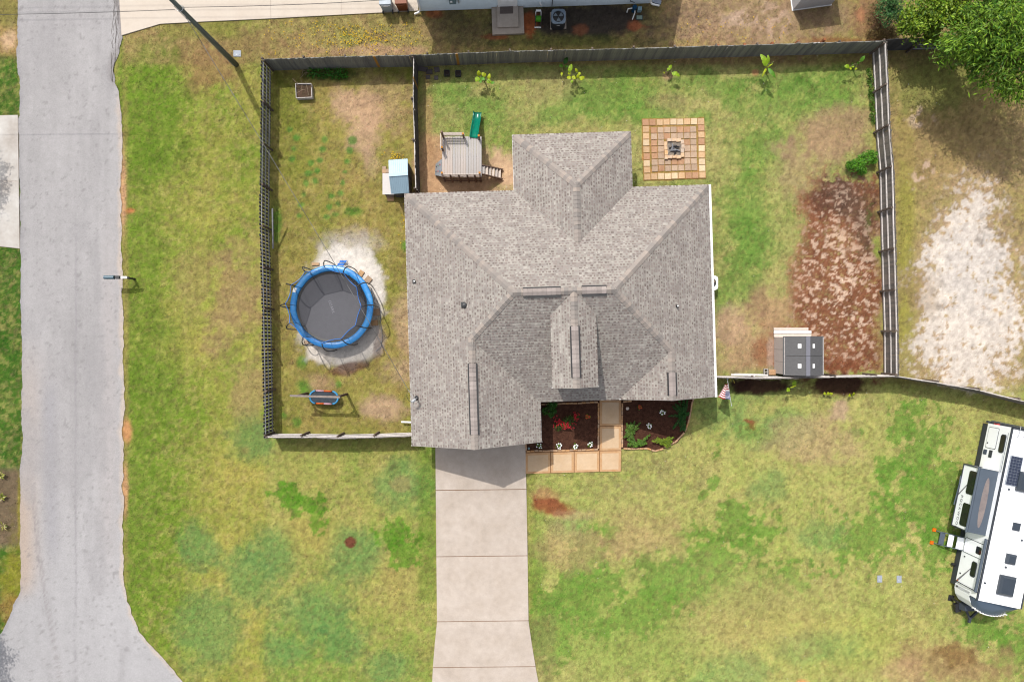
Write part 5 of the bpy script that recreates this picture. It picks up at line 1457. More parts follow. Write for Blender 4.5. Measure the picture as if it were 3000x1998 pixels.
for (a, b, c_, d_) in ((879, 230, 896, 212), (896, 222, 897, 207), (884, 206, 898, 210), (892, 214, 905, 213), (884, 220, 890, 200)):
    mb = MB(); mb.tube([P(a, b, .04), P((a + c_) / 2, (b + d_) / 2, .14), P(c_, d_, .1)], [.012, .012, .006], 4); mb.build("twig", M_twig, tw)
M_pot = mat("black_pot", (.03, .03, .032), var=.15, rough=.7); M_slate = mat("shaded_paver", D(120, 112, 112), var=.15, scale=12, rough=.95, rnd=.12)
for px, py, lab in ((1309, 215, "black square pot on the shaded lawn, nearer to the divider fence"), (1342, 216, "black square pot on the shaded lawn, farther from the divider fence")):
    x, y, _ = P(px, py, .15); t = thing("plant_pot", lab, "pot", (x, y, 0), 0, "black pots below the back fence")
    mb = MB()
    for sx, sy, w, d in ((-.14, 0, .03, .31), (.14, 0, .03, .31), (0, -.14, .25, .03), (0, .14, .25, .03)): mb.box(x + sx, y + sy, 0, w, d, .24)
    mb.build("pot", M_pot, t); mb = MB(); mb.box(x, y, .0, .25, .25, .17); mb.build("soil", mat("pot_soil", (.03, .022, .018), var=.3, rough=.98), t)
for px, py, w, h, lab in ((1238, 203, 30, 14, "large slate paver by the divider fence in deep shade"), (1258, 211, 18, 14, "slate paver in shade, second from the divider fence"), (1280, 205, 16, 15, "slate paver in shade, third from the divider fence"), (1254, 227, 13, 11, "small slate paver in shade nearest the sunny lawn"), (1278, 229, 12, 12, "small slate paver in shade below the third one")):
    x, y, _ = P(px, py); mb = MB(); mb.box(x, y, -.02, PX(w), PX(h), .06, RND.uniform(-.2, .2), taper=.95); tag(mb.build("paver", M_slate), lab, "paver", "slate pavers in the back corner")

# ------------------------------------------------------------------ flag on a slanting pole
fa_, fb_ = Vector(P(2131, 1110, 1.3)), Vector(P(2143, 1188, 2.05))
fl = thing("flag", "striped red, white and blue flag hanging from a slanting pole at the fence", "flag", P(2131, 1104))
mb = MB(); mb.tube([fa_, fb_], .014, 6); mb.lathe(fb_.x, fb_.y, [(.03, fb_.z - .01), (.03, fb_.z + .03), (.005, fb_.z + .05)], 8); mb.build("pole", M_grey, fl)
mb = MB(); mb.box(fa_.x, fa_.y + .02, 1.2, .08, .05, .14); mb.build("bracket", M_steel, fl)
NSX, NSY = 24, 26
h0, h1 = fa_.lerp(fb_, .18), fa_.lerp(fb_, .78)                # hoist along the pole; the canton is at the tip end
M_flag = mat("flag_cloth", attr=True, var=.03, rough=.8)
vs = []; fs = []; cs = []
for i in range(NSX + 1):
    t = i / NSX
    for j in range(NSY + 1):
        s = j / NSY
        p = h1.lerp(h0, s)
        drop = t * (1.0 - .1 * s)
        p = p + Vector((-.50 * t * (1 - s) ** 1.6 - .10 * t * math.sin(s * 3.1), .16 * t * (.35 - s) + .05 * math.sin(t * 9) * t, -.62 * drop + .06 * math.sin(t * 6.5 + s * 4)))
        vs.append(p)
for i in range(NSX):
    for j in range(NSY):
        b = i * (NSY + 1) + j; fs.append((b, b + 1, b + NSY + 2, b + NSY + 1))
        can = i < NSX * .4 and j < 14
        if can: col = (.62, .62, .64) if (i % 2 == 1 and j % 4 == 1) or (i % 2 == 0 and j % 4 == 3) else D(44, 62, 128)
        else: col = D(196, 44, 62) if (j // 2) % 2 == 0 else (.62, .61, .60)
        cs.append(col)
me = np_mesh("cloth", [tuple(p - ORG[fl.name]) for p in vs], fs, fcol=cs, mats=[M_flag], smooth=True); link("cloth", me, fl)

# ------------------------------------------------------------------ travel trailer (own frame: X towards the far side, Y towards its rear)
RA = math.radians(-11.7)
rvo = P(2898, 1259, .5)
rv = thing("travel_trailer", "white travel trailer with a grey slide-out and folding steps", "travel trailer", (rvo[0] - .1 + .05, rvo[1] + .36, 0), RA)
rv.scale = (1, 1.055, 1)


def rvl(px, py, z):
    x, y, _ = P(px, py, z); dx, dy = x - (rvo[0] - .05), y - rvo[1] - .36
    return dx * math.cos(RA) + dy * math.sin(RA), (-dx * math.sin(RA) + dy * math.cos(RA)) / 1.055


M_rvw = mat("trailer_white", (.80, .82, .84), var=.02, scale=2, rough=.35, spec=.5); M_tpo = mat("roof_membrane", (.72, .73, .74), var=.02, scale=3, rough=.6)
M_slate2 = mat("awning_slate", D(98, 110, 124), var=.06, scale=2, rough=.7); M_strip = mat("dark_trim", (.035, .04, .048), rough=.45); M_swoosh = mat("grey_stripe", D(150, 150, 156), rough=.5)
M_capb = mat("front_cap_paint", D(88, 108, 130), var=.05, scale=2, rough=.2, spec=.6)
RW, RL, ZB, ZT = 2.42, 9.15, .5, 2.4
side = [(.0, 0.0), (0, -8.55), (.10, -8.95), (.34, -9.20), (.8, -9.36), (1.21, -9.40), (1.62, -9.36), (2.08, -9.20), (2.32, -8.95), (RW, -8.55), (RW, 0)]
mb = MB(); mb.prism([(0, 0), (0, -8.70), (RW, -8.70), (RW, 0)], ZB, ZT - .05); mb.prism([(.0, -8.55), (0, -8.72), (.10, -9.02), (.34, -9.28), (.8, -9.46), (1.21, -9.5), (1.62, -9.46), (2.08, -9.28), (2.32, -9.02), (RW, -8.72), (RW, -8.55)], ZB + .003, ZT - .62); mb.build("body", M_rvw, rv)
mb = MB(); mb.prism([(.09, -.09), (.09, -8.75), (RW - .09, -8.75), (RW - .09, -.09)], ZT - .051, ZT + .0); mb.build("roof", M_tpo, rv)
mb = MB()                                      # trim along the roof edges
for x in (.04, RW - .04): mb.beam((x, -.02, ZT - .03), (x, -8.75, ZT - .03), .09, .06)
mb.beam((0, -.02, ZT - .03), (RW, -.02, ZT - .03), .08, .06); mb.build("roof_trim", M_strip, rv)
mb = MB(); front = [(.03, -8.73), (.3, -8.86), (.8, -8.93), (1.21, -8.95), (1.62, -8.93), (2.12, -8.86), (2.39, -8.73)]
lowf = [(-.01, -8.74), (.22, -9.20), (.8, -9.48), (1.21, -9.52), (1.62, -9.48), (2.2, -9.20), (2.43, -8.74)]
mb.add([(.1, -8.74, ZT + .004), (RW - .1, -8.74, ZT + .004)] + [(x, y, ZT - .06) for x, y in front] + [(x, y, ZT - .61) for x, y in lowf], [(0, 2, 3, 4, 5, 6, 7, 8, 1)] + [(2 + i, 9 + i, 10 + i, 3 + i) for i in range(6)]); mb.build("front_cap", M_capb, rv, True)
for k in range(12):
    t = k / 11; x = .35 + 1.72 * t; y = -9.27 - .235 * (1 - ((x - 1.21) / .9) ** 2)
    mb = MB(); mb.beam((x - .05, y - .02, ZT - .66), (x + .03, y + .01, ZT - .5), .03, .06); mb.build("stripe_mark", M_white, rv)
mb = MB(); mb.prism([(.02, -.04), (.02, -8.6), (RW - .02, -8.6), (RW - .02, -.04)], .06, ZB + .01); mb.build("underbody_shade", M_strip, rv)  # solid dark block standing in for the shade seen beneath the trailer
mb = MB(); mb.box(RW / 2, .07, .38, RW + .1, .12, .16); mb.box(RW / 2, .16, .7, RW, .05, .05); bp = mb.build("rear_bumper", M_strip, rv)
for x in (.1, RW - .1):
    mb = MB(); mb.box(x - .02, .03, .95, .16, .06, .26); mb.build("tail_light", mat("tail_red", (.35, .02, .02), rough=.3), rv)
for y in (-4.3, -5.2):
    for x in (.05, RW - .05):
        mb = MB(); mb.tube([(x - .12, y, .34), (x + .12, y, .34)], .34, 18); w_ = mb.build("wheel", M_black, rv); mb = MB(); mb.tube([(x - .13, y, .34), (x + .13, y, .34)], .18, 14); mb.build("rim", M_steel, w_)
# side details: z over the wall
zz0, zz1 = ZB, ZT


def on_wall(name, y0, y1, z0, z1, m, t=.02, x=0.0, parent=None, r=.08):
    mb = MB(); c = [(y0, z0 + r), (y0, z1 - r), (y0 - r, z1), (y1 + r, z1), (y1, z1 - r), (y1, z0 + r), (y1 + r, z0), (y0 - r, z0)]
    vs = [(x - t, a, b) for a, b in c] + [(x + .01, a, b) for a, b in c]; n = 8
    mb.add(vs, [tuple(range(n)), tuple(range(2 * n - 1, n - 1, -1))] + [(i, i + n, (i + 1) % n + n, (i + 1) % n) for i in range(n)]); return mb.build(name, m, parent or rv)


wi = on_wall("window", -.42, -1.36, 1.72, 2.12, M_strip); on_wall("pane", -.46, -1.32, 1.76, 2.08, M_glass, .026, parent=wi)
bd = on_wall("baggage_door", -.16, -1.26, .66, 1.48, M_strip, .015, r=.05); on_wall("door_face", -.185, -1.235, .685, 1.455, M_rvw, .022, parent=bd, r=.05)
mb = MB(); mb.box(-.035, -1.0, .78, .03, .07, .05); mb.build("latch", M_black, bd)
on_wall("vent", -1.36, -1.62, .58, .86, mat("vent_grey", D(92, 104, 124), rough=.5), r=.02); on_wall("vent", -1.34, -1.72, 1.05, 1.3, M_strip, r=.02)
ed = on_wall("entry_door", -6.02, -6.80, .62, 2.3, M_strip, .018, r=.06); on_wall("door_face", -6.05, -6.77, .65, 2.27, M_rvw, .026, parent=ed, r=.06); on_wall("door_window", -6.22, -6.60, 1.62, 2.05, M_glass, .034, parent=ed, r=.05)
wi = on_wall("window", -7.02, -7.8, 1.5, 1.92, M_strip); on_wall("pane", -7.06, -7.76, 1.54, 1.88, M_glass, .026, parent=wi)
for (y, z) in ((-7.9, .72), (-7.0, .8), (-8.6, .68)):
    mb = MB(); mb.box(-.02, y, z, .03, .06, .08); mb.build("outlet", M_black, rv)
mb = MB(); mb.box(-.02, -8.3, .62, .03, .06, .06); mb.build("marker_light", mat("marker_orange", D(240, 110, 20), rough=.4), rv)
mb = MB(); mb.tube([(-.06, -8.36, .62), (-.10, -8.36, 1.4), (-.06, -8.36, 2.42)], .025, 6); mb.build("awning_arm", M_strip, rv)
mb = MB(); mb.tube([(-.09, -.3, ZT - .06), (-.09, -2.3, ZT - .06)], .012, 6); mb.build("rail", M_slate2, rv)
mb = MB(); mb.tube([(-.10, -5.7, ZT - .08), (-.10, -8.4, ZT - .08)], .075, 8); mb.build("awning_tube", M_slate2, rv)
for a, b, c_, d_ in (((-.012, -7.55, 1.5), (-.012, -8.9, .6), .1, 0), ):
    mb = MB(); mb.add([(-.014, -7.4, 1.5), (-.014, -7.46, 1.5), (-.014, -8.52, .52), (-.014, -8.34, .52)], [(0, 1, 2, 3)]); mb.build("swoosh", M_swoosh, rv)
# slide-out with its own roof, windows, lettering
SX = -.98; SY0, SY1 = -2.32, -5.55
mb = MB(); mb.prism([(SX, SY0), (SX, SY1), (-.002, SY1), (-.002, SY0)], .72, 2.08); so = mb.build("slide_out", M_rvw, rv)
mb = MB(); mb.prism([(SX - .02, SY0 + .02), (SX - .02, SY1 - .02), (-.04, SY1 - .02), (-.04, SY0 + .02)], 2.082, 2.13); mb.build("awning", M_slate2, so)
mb = MB(); mb.tube([(SX - .07, SY0 + .05, 2.08), (SX - .07, SY1 - .05, 2.08)], .06, 8); mb.build("roller", M_slate2, so)
st_ = [(SX + .48 + .17 * math.cos(t * math.pi / 12), (SY0 + SY1) / 2 - .05 + 1.28 * math.sin(t * math.pi / 12), 2.1345) for t in range(24)]
mb = MB(); mb.add(st_, [tuple(range(24))]); mb.build("water_stain", mat("stain", D(168, 154, 148), col2=D(140, 130, 130), s2=2.5, var=.05, rough=.5), so)
mb = MB()
for y in (SY0 + .0, SY1 - .0): mb.beam((SX - .01, y, .72), (SX - .01, y, 2.08), .05, .06, up=(1, 0, 0))
mb.beam((SX - .01, SY0, .72), (SX - .01, SY1, .72), .05, .05)
for y in (SY0, SY1): mb.beam((SX, y, 2.05), (0, y, 2.05), .06, .05); mb.beam((SX, y, .74), (0, y, .74), .06, .05)
mb.build("trim", M_strip, so)
for y0, y1 in ((-2.55, -3.75), (-4.22, -5.38)):
    w_ = on_wall("window", y0, y1, 1.32, 1.92, M_glass, .025, x=SX, parent=so)
mb = MB(); mb.tube([(SX - .05, -2.95, .7), (SX - .09, -3.4, .78), (SX - .05, -3.9, .68), (SX - .1, -4.5, .7)], .03, 6); mb.build("hose", M_slate2, so)
mb = MB(); mb.add([(SX - .014, -2.7, 1.85), (SX - .014, -2.76, 1.85), (SX - .014, -3.98, .76), (SX - .014, -3.86, .76)], [(0, 1, 2, 3)]); mb.build("swoosh", M_swoosh, so)
lettering("ROCKWOOD", .24, .002, mat("letter_grey", D(120, 122, 128), rough=.5), so, (SX - .012, -4.78, 1.02), (math.radians(90), 0, math.radians(-90)), 1.35)
# folding steps with orange feet
sy = -6.42 * 1.055
stp = thing("folding_steps", "folding entry steps with two bright orange feet below the trailer door", "steps", (rvo[0] - .05, rvo[1] + .36, 0), RA)
for x0_, x1_, z, m in ((-.42, -.06, .56, M_rvw), (-.80, -.52, .38, M_rvw), (-1.18, -.90, .2, M_slate2)):
    mb = MB(); mb.box((x0_ + x1_) / 2, sy, z, x1_ - x0_, .64, .035); mb.build("tread", m, stp)
mb = MB()
for s in (-.35, .35):
    mb.beam((0, sy + s, .62), (-1.22, sy + s, .2), .035, .06); mb.beam((-1.1, sy + s, .24), (-1.36, sy + s, .03), .03, .03)
mb.build("stringer", M_slate2, stp)
for s in (-.36, .36):
    mb = MB(); mb.box(-1.42, sy + s, 0, .2, .2, .06, taper=.9); mb.build("foot", mat("orange_pad", D(252, 124, 10), rough=.5), stp)
# roof equipment
sp_ = rvl(2969, 1379, ZT)
mb = MB(); mb.box(sp_[0], sp_[1], ZT + .03, .66, 1.48, .04); so2 = mb.build("solar_panel", mat("panel_frame", D(190, 200, 212), rough=.4), rv)
mb = MB(); mb.box(0, 0, 0, .139, .135, .008); cm = mb.mesh("cell", mat("solar_cell", D(62, 70, 92), var=.15, rough=.2, spec=.5))
for i in range(4):
    for j in range(10): link("cell", cm, so2, (sp_[0] - .225 + .15 * i, sp_[1] - .648 + .144 * j, ZT + .071))


def cover(name, px, py, w, d, h, m, lip=.8):
    x, y = rvl(px, py, ZT + h * .5); mb = MB(); mb.box(x, y, ZT, w, d, h * .55); mb.box(x, y, ZT + h * .55, w * .99, d * .99, h * .45, taper=lip); return mb.build(name, m, rv)


M_acr = mat("roof_ac_plastic", D(66, 76, 88), var=.06, scale=4, rough=.4, spec=.5)
cover("roof_air_conditioner", 2950, 1716, .82, .98, .26, M_acr); cover("roof_air_conditioner", 3006, 1413, .82, .98, .26, M_acr)
cover("vent_hood", 2963, 1638, .52, .50, .18, M_acr, .65); cover("roof_hatch", 2978, 1543, .40, .40, .05, M_acr, .95)
for px, py in ((2993, 1582), (2946, 1661), (2885, 1707), (2955, 1433)):
    x, y = rvl(px, py, ZT); mb = MB(); mb.lathe(x, y, [(.06, ZT), (.05, ZT + .05), (.03, ZT + .07)], 8); mb.build("plumbing_vent", M_acr, rv)
for px in (2983, 3001):
    x, y = rvl(px, 1268, ZT); mb = MB(); mb.tube([(x + .03, y + .35, ZT + .06), (x, y, ZT + .1), (x, y - .18, ZT + .08), (x - .07, y - .2, ZT + .02)], .016, 5); mb.build("ladder_rail", M_grey, rv)
# hitch, jack and propane cover
mb = MB(); mb.beam((.5, -9.2, .45), (1.21, -10.2, .45), .09, .12); mb.beam((1.92, -9.2, .45), (1.21, -10.2, .45), .09, .12); mb.box(1.21, -10.25, .4, .12, .3, .12); mb.build("tongue", M_strip, rv)
mb = MB(); mb.box(.78, -9.56, .5, .66, .36, .42, .2, taper=.8); mb.build("propane_cover", mat("propane_grey", D(84, 92, 104), rough=.4), rv)
mb = MB(); mb.tube([(.26, -9.42, .1), (.26, -9.42, .62)], .06, 10); mb.box(.26, -9.42, .0, .3, .3, .05); mb.box(.42, -9.62, .3, .34, .2, .2, .6); mb.box(.52, -9.86, .2, .3, .28, .2, .4); mb.build("stabiliser_jack", M_black, rv)
mb = MB(); mb.tube([(-.02, -7.62, .2), (-.2, -7.62, .2)], .07, 10); mb.build("jack_wheel", M_black, rv)
# ------------------------------------------------------------------ plants
def leaf_cloud(name, ctr, nrm, L, W, cols, parent, m=M_leaf, org=None, dirs=None):
    """many diamond leaves in one mesh: centres, normals, lengths, widths, colours"""
    n = len(ctr)
    nrm = nrm / np.linalg.norm(nrm, axis=1, keepdims=True)
    if dirs is None: dirs = NPR.normal(0, 1, (n, 3))
    a = dirs - nrm * (dirs * nrm).sum(1, keepdims=True); a /= np.linalg.norm(a, axis=1, keepdims=True) + 1e-9
    b = np.cross(nrm, a)
    L = np.asarray(L).reshape(-1, 1); W = np.asarray(W).reshape(-1, 1)
    v = np.stack([ctr - a * L / 2, ctr + b * W / 2 + a * L * .08, ctr + a * L / 2 - nrm * L * .12, ctr - b * W / 2 + a * L * .08], 1).reshape(-1, 3)
    o = np.array(ORG[parent.name] if parent is not None else org)
    return link(name, np_mesh(name, v - o, np.arange(4 * n).reshape(n, 4), fcol=cols, mats=[m]), parent, (0, 0, 0) if parent is not None else tuple(o))


def green(n, lo, hi, jit=.22):
    t = NPR.random((n, 1)); c = np.array(D(*lo)) * (1 - t) + np.array(D(*hi)) * t
    return (c * (1 + NPR.normal(0, jit, (n, 1))).clip(.4, 1.8)).clip(.004, .8)


def up_normals(n, spread=.7):
    v = NPR.normal(0, spread, (n, 3)); v[:, 2] = np.abs(v[:, 2]) + .6
    return v


# big leaved (banana like) plants: each leaf is a part; lists hold stalk base -> tip in photo pixels, width in pixels, colour
M_bleaf = leaf_mat("broad_leaf", .3)
M_stem = mat("green_stem", D(150, 160, 96), var=.15, rough=.7)
YG, LG, MG, DG = (206, 222, 36), (172, 212, 44), (112, 176, 48), (64, 124, 34)


def big_leaf(parent, b, t, w, col, zb, zt, fold=.25, ragged=0.0):
    b, t = Vector(P(*b, zb)), Vector(P(*t, zt)); d = t - b; L = d.length
    side = Vector((-d.y, d.x, 0)); side = side.normalized() if side.length > 1e-4 else Vector((1, 0, 0))
    n = 8; vs = []; fs = []; cs = []; wid = PX(w) / 2
    for i in range(n + 1):
        s = i / n; pw = wid * max(.04, math.sin(math.pi * min(1, s ** .75 * .98 + .02)) ** .7)
        c = b + d * s + Vector((0, 0, .16 * L * math.sin(math.pi * s)))
        l = pw * (1 + (RND.uniform(-ragged, ragged * .4))); r = pw * (1 + RND.uniform(-ragged, ragged * .4))
        vs += [c - side * l + Vector((0, 0, -l * fold)), c, c + side * r + Vector((0, 0, -r * fold))]
    base = np.array(D(*col))
    for i in range(n):
        for k in (0, 1):
            q = 3 * i + k; fs.append((q, q + 1, q + 4, q + 3)); cs.append(tuple(base * RND.uniform(.82, 1.15)))
    o = Vector(ORG[parent.name]); me = np_mesh("leaf", [tuple(p - o) for p in vs], fs, fcol=cs, mats=[M_bleaf], smooth=True)
    return link("leaf", me, parent)


def broad_plant(label, base, leaves, h=.55, ragged=.1, group="young banana plants along the back fence"):
    t = thing("banana_plant", label, "plant", P(*base), 0, group)
    mb = MB(); x, y, _ = P(*base); mb.tube([(x, y, -.02), (x, y, h * .6), (x, y, h)], [.035, .03, .018], 7); mb.build("stem", M_stem, t, True)
    for b, tp, w, col in leaves:
        zb = h * RND.uniform(.8, 1.0); big_leaf(t, b, tp, w * 1.35, col, zb, zb + RND.uniform(-.05, .22), ragged=ragged)
        mb = MB(); mb.tube([(x, y, h * .75), Vector(P(*b, zb)).lerp(Vector((x, y, h)), .4), P(*b, zb)], .009, 4); mb.build("stalk", M_stem, t)
    return t


broad_plant("bright leafed banana plant nearest the divider fence", (1420, 241), [((1404, 224), (1402, 207), 9, YG), ((1403, 227), (1393, 240), 11, LG), ((1407, 228), (1421, 236), 9, MG), ((1423, 225), (1411, 214), 9, YG), ((1431, 233), (1435, 216), 7, YG), ((1426, 236), (1440, 243), 10, LG), ((1438, 242), (1449, 245), 7, MG), ((1405, 236), (1410, 244), 7, MG)], .85)
broad_plant("yellow-green banana clump reaching out of the fence shade, second from the divider fence", (1684, 233), [((1667, 212), (1675, 188), 9, LG), ((1666, 220), (1671, 212), 7, YG), ((1662, 225), (1672, 232), 8, YG), ((1676, 224), (1686, 233), 8, YG), ((1692, 213), (1685, 201), 6, YG), ((1692, 231), (1694, 217), 7, YG), ((1693, 218), (1702, 215), 7, YG), ((1696, 233), (1713, 226), 9, YG), ((1673, 236), (1678, 244), 6, LG)], .95, .15)
broad_plant("dark green banana shoot in full shade against the back fence", (1649, 204), [((1653, 188), (1663, 168), 10, DG), ((1649, 192), (1637, 195), 8, MG), ((1654, 195), (1665, 196), 6, MG), ((1646, 212), (1645, 224), 5, YG)], .6)
broad_plant("ragged two leafed banana plant on a sandy mound", (1957, 218), [((1955, 210), (1968, 190), 9, LG), ((1968, 214), (1993, 224), 10, LG), ((1948, 213), (1944, 215), 5, YG)], .75, .45)
broad_plant("tall torn leafed banana plant casting a long shadow, second from the east fence", (2241, 208), [((2246, 194), (2228, 159), 14, LG), ((2249, 188), (2250, 161), 8, LG), ((2245, 199), (2232, 226), 5, YG), ((2250, 201), (2272, 230), 9, MG), ((2247, 199), (2265, 187), 3, YG)], 1.3, .35)
broad_plant("small round leafed banana plant beside the east fence", (2496, 200), [((2489, 196), (2473, 195), 9, LG), ((2492, 197), (2493, 206), 6, YG), ((2496, 194), (2502, 198), 6, LG), ((2504, 203), (2512, 202), 5, YG), ((2512, 187), (2517, 183), 7, MG), ((2520, 182), (2534, 164), 8, MG), ((2495, 192), (2498, 184), 3, MG)], .9)
gf = "small broad leafed plants in the bark bed by the front fence"
broad_plant("bright two leafed plant nearest the flag in the bark bed", (2322, 1135), [((2326, 1130), (2327, 1114), 10, LG), ((2313, 1137), (2305, 1147), 9, LG), ((2314, 1136), (2334, 1128), 2.5, YG)], 1.05, .05, gf)
broad_plant("small yellow-green plant in the middle of the bark bed", (2425, 1156), [((2417, 1157), (2415, 1148), 6, YG), ((2426, 1158), (2426, 1148), 7, YG), ((2428, 1154), (2441, 1153), 6, YG)], .35, .05, gf)
broad_plant("small two leafed plant farthest from the house in the bark bed", (2495, 1158), [((2492, 1155), (2486, 1161), 7, YG), ((2500, 1160), (2501, 1149), 7, YG), ((2493, 1154), (2496, 1152), 4, YG)], .35, .05, gf)
gs = thing("yellow_blades", "two yellow grass blades leaning over the fence top near the flag", "plant", P(2140, 1112))
for a, b in (((2136, 1107), (2143, 1119)), ((2148, 1112), (2152, 1124))): big_leaf(gs, a, b, 2.2, (206, 186, 70), 1.2, 1.1)
# weeds in the shade of the west yard
wd = thing("weeds", "dark green broad weeds in the shade below the back fence", "weeds", P(965, 215), 0)
n = 260; c = np.stack([NPR.uniform(*[P(905, 0)[0], P(1020, 0)[0]], n), NPR.uniform(P(0, 234)[1], P(0, 205)[1], n), NPR.uniform(.05, .32, n)], 1)
leaf_cloud("foliage", c, up_normals(n), NPR.uniform(.1, .24, n), NPR.uniform(.04, .09, n), green(n, (46, 110, 30), (90, 170, 46)), wd)

# shrubs made of stems and many small leaves


def bush(name, label, base, lobes, n, lo, hi, L=(.07, .14), W=(.03, .055), cat="shrub", group=None, stems=5, spread=.7, m=M_leaf):
    """lobes: (px, py, radius m, centre height m)"""
    t = thing(name, label, cat, P(*base), 0, group)
    pts = []; col = []
    k = max(1, n // len(lobes))
    for (px, py, r, h) in lobes:
        d = NPR.normal(0, 1, (k, 3)); d /= np.linalg.norm(d, axis=1, keepdims=True)
        rr = r * NPR.uniform(.25, 1.0, (k, 1)) ** .6
        x, y, _ = P(px, py, h); p = d * rr; p[:, 2] *= .8; p = p + np.array([x, y, h]); p[:, 2] = np.maximum(p[:, 2], .03)
        pts.append(p); col.append(green(k, lo, hi) * NPR.uniform(.8, 1.2))
    pts = np.concatenate(pts); n = len(pts)
    leaf_cloud("foliage", pts, up_normals(n, spread), NPR.uniform(*L, n), NPR.uniform(*W, n), np.concatenate(col), t, m)
    b = P(*base)
    for i in range(stems):
        px, py, r, h = lobes[i % len(lobes)]
        e = P(px, py, h); mb = MB(); mb.tube([(b[0], b[1], -.02), ((b[0] + e[0]) / 2, (b[1] + e[1]) / 2, h * .6), e], [.02, .014, .006], 5); mb.build("stem", M_post, t)
    return t


bush("shrub", "loose green shrub against the east fence above the bark patch", (2524, 492), [(2500, 486, .38, .45), (2516, 482, .35, .6), (2540, 462, .42, .6), (2556, 455, .3, .5), (2525, 500, .28, .35), (2490, 484, .25, .4), (2560, 470, .22, .45), (2526, 466, .3, .5)], 1900, (60, 132, 24), (130, 196, 50), (.09, .17), (.03, .055))
bush("vine", "creeping green vine at the foot of the east fence near the corner", (2556, 250), [(2547 + i * .75 + (i * 37 % 7) - 3, 205 + i * 9.5, .10 + (i * 13 % 5) * .025, .10 + (i * 7 % 4) * .06) for i in range(17)], 1100, (58, 112, 28), (126, 170, 52), (.05, .1), (.03, .05), "vine")
# front beds
gfl = "flowers planted in the dark beds"


def flower(label, px, py, petal, r=.13, n=9, h=.2):
    t = thing("flower_plant", label, "flower", P(px, py), 0, gfl); x, y, _ = P(px, py)
    k = 46; c = np.stack([x + NPR.normal(0, r * .55, k), y + NPR.normal(0, r * .55, k), NPR.uniform(.04, h, k)], 1)
    leaf_cloud("foliage", c, up_normals(k), NPR.uniform(.06, .11, k), NPR.uniform(.03, .05, k), green(k, (70, 134, 24), (140, 186, 40)), t)
    for i in range(n):
        a = i * 2.4 + RND.uniform(-.3, .3); q = r * RND.uniform(.5, 1.25); fx, fy, fz = x + q * math.cos(a), y + q * math.sin(a), h + RND.uniform(0, .05)
        mb = MB()
        for p in range(5):
            b = p * 1.2566; rr = .034; mb.add([(fx, fy, fz), (fx + rr * math.cos(b - .5), fy + rr * math.sin(b - .5), fz + .006), (fx + rr * 1.3 * math.cos(b), fy + rr * 1.3 * math.sin(b), fz + .002), (fx + rr * math.cos(b + .5), fy + rr * math.sin(b + .5), fz + .006)], [(0, 1, 2, 3)])
        mb.build("blossom", petal, t)


M_petw = mat("white_petal", (.75, .75, .73), var=.02, rough=.6); M_petr = mat("red_petal", D(226, 40, 62), var=.15, scale=20, rough=.6); M_peto = mat("orange_petal", D(236, 92, 56), var=.1, rough=.6)
flower("white flowering plant half under the garage eave", 1580, 1306, M_petw, n=6)
flower("white flowers in the lower row of the left bed, second from the garage", 1637, 1305, M_petw)
flower("white flowers in the lower row of the left bed, third from the garage", 1684, 1306, M_petw)
flower("white flowers in the lower row of the left bed, nearest the walkway", 1728, 1300, M_petw, n=7)
flower("white flowers in the shaded middle of the curved bed", 1938, 1208, M_petw, n=10)
flower("white flowers at the shade line of the curved bed", 1901, 1247, M_petw, n=10)
flower("small orange flower in the shade of the left bed", 1721, 1220, M_peto, .1, 9)
flower("single red-orange flower near the stone in the curved bed", 1873, 1192, M_peto, .1, 8)
t = bush("rose_bush", "crimson flowering bush in the middle of the left bed", (1655, 1240), [(1636, 1248, .3, .25), (1655, 1240, .34, .3), (1672, 1230, .3, .3), (1686, 1222, .22, .28)], 700, (50, 96, 24), (110, 140, 50), (.06, .12), (.02, .04), "rose bush")
for i in range(120):
    px, py = RND.choice([(RND.gauss(1648, 12), RND.gauss(1246, 6)), (RND.gauss(1637, 9), RND.gauss(1232, 8)), (RND.gauss(1662, 10), RND.gauss(1248, 5)), (RND.gauss(1688, 4), RND.gauss(1222, 6))])
    x, y, z = P(px, py, RND.uniform(.35, .55)); mb = MB(); rr = RND.uniform(.025, .045)
    mb.add([(x + rr * math.cos(b * 1.2566), y + rr * math.sin(b * 1.2566), z) for b in range(5)] + [(x, y, z + .03)], [(0, 1, 5), (1, 2, 5), (2, 3, 5), (3, 4, 5), (4, 0, 5)]); mb.build("blossom", M_petr, t)
bush("hosta", "dark leafy plant in the shade at the garage end of the left bed", (1605, 1197), [(1598, 1204, .22, .25), (1614, 1190, .24, .28), (1620, 1203, .2, .25), (1615, 1216, .14, .2), (1625, 1186, .15, .25)], 420, (56, 120, 30), (100, 160, 60), (.12, .2), (.04, .07))


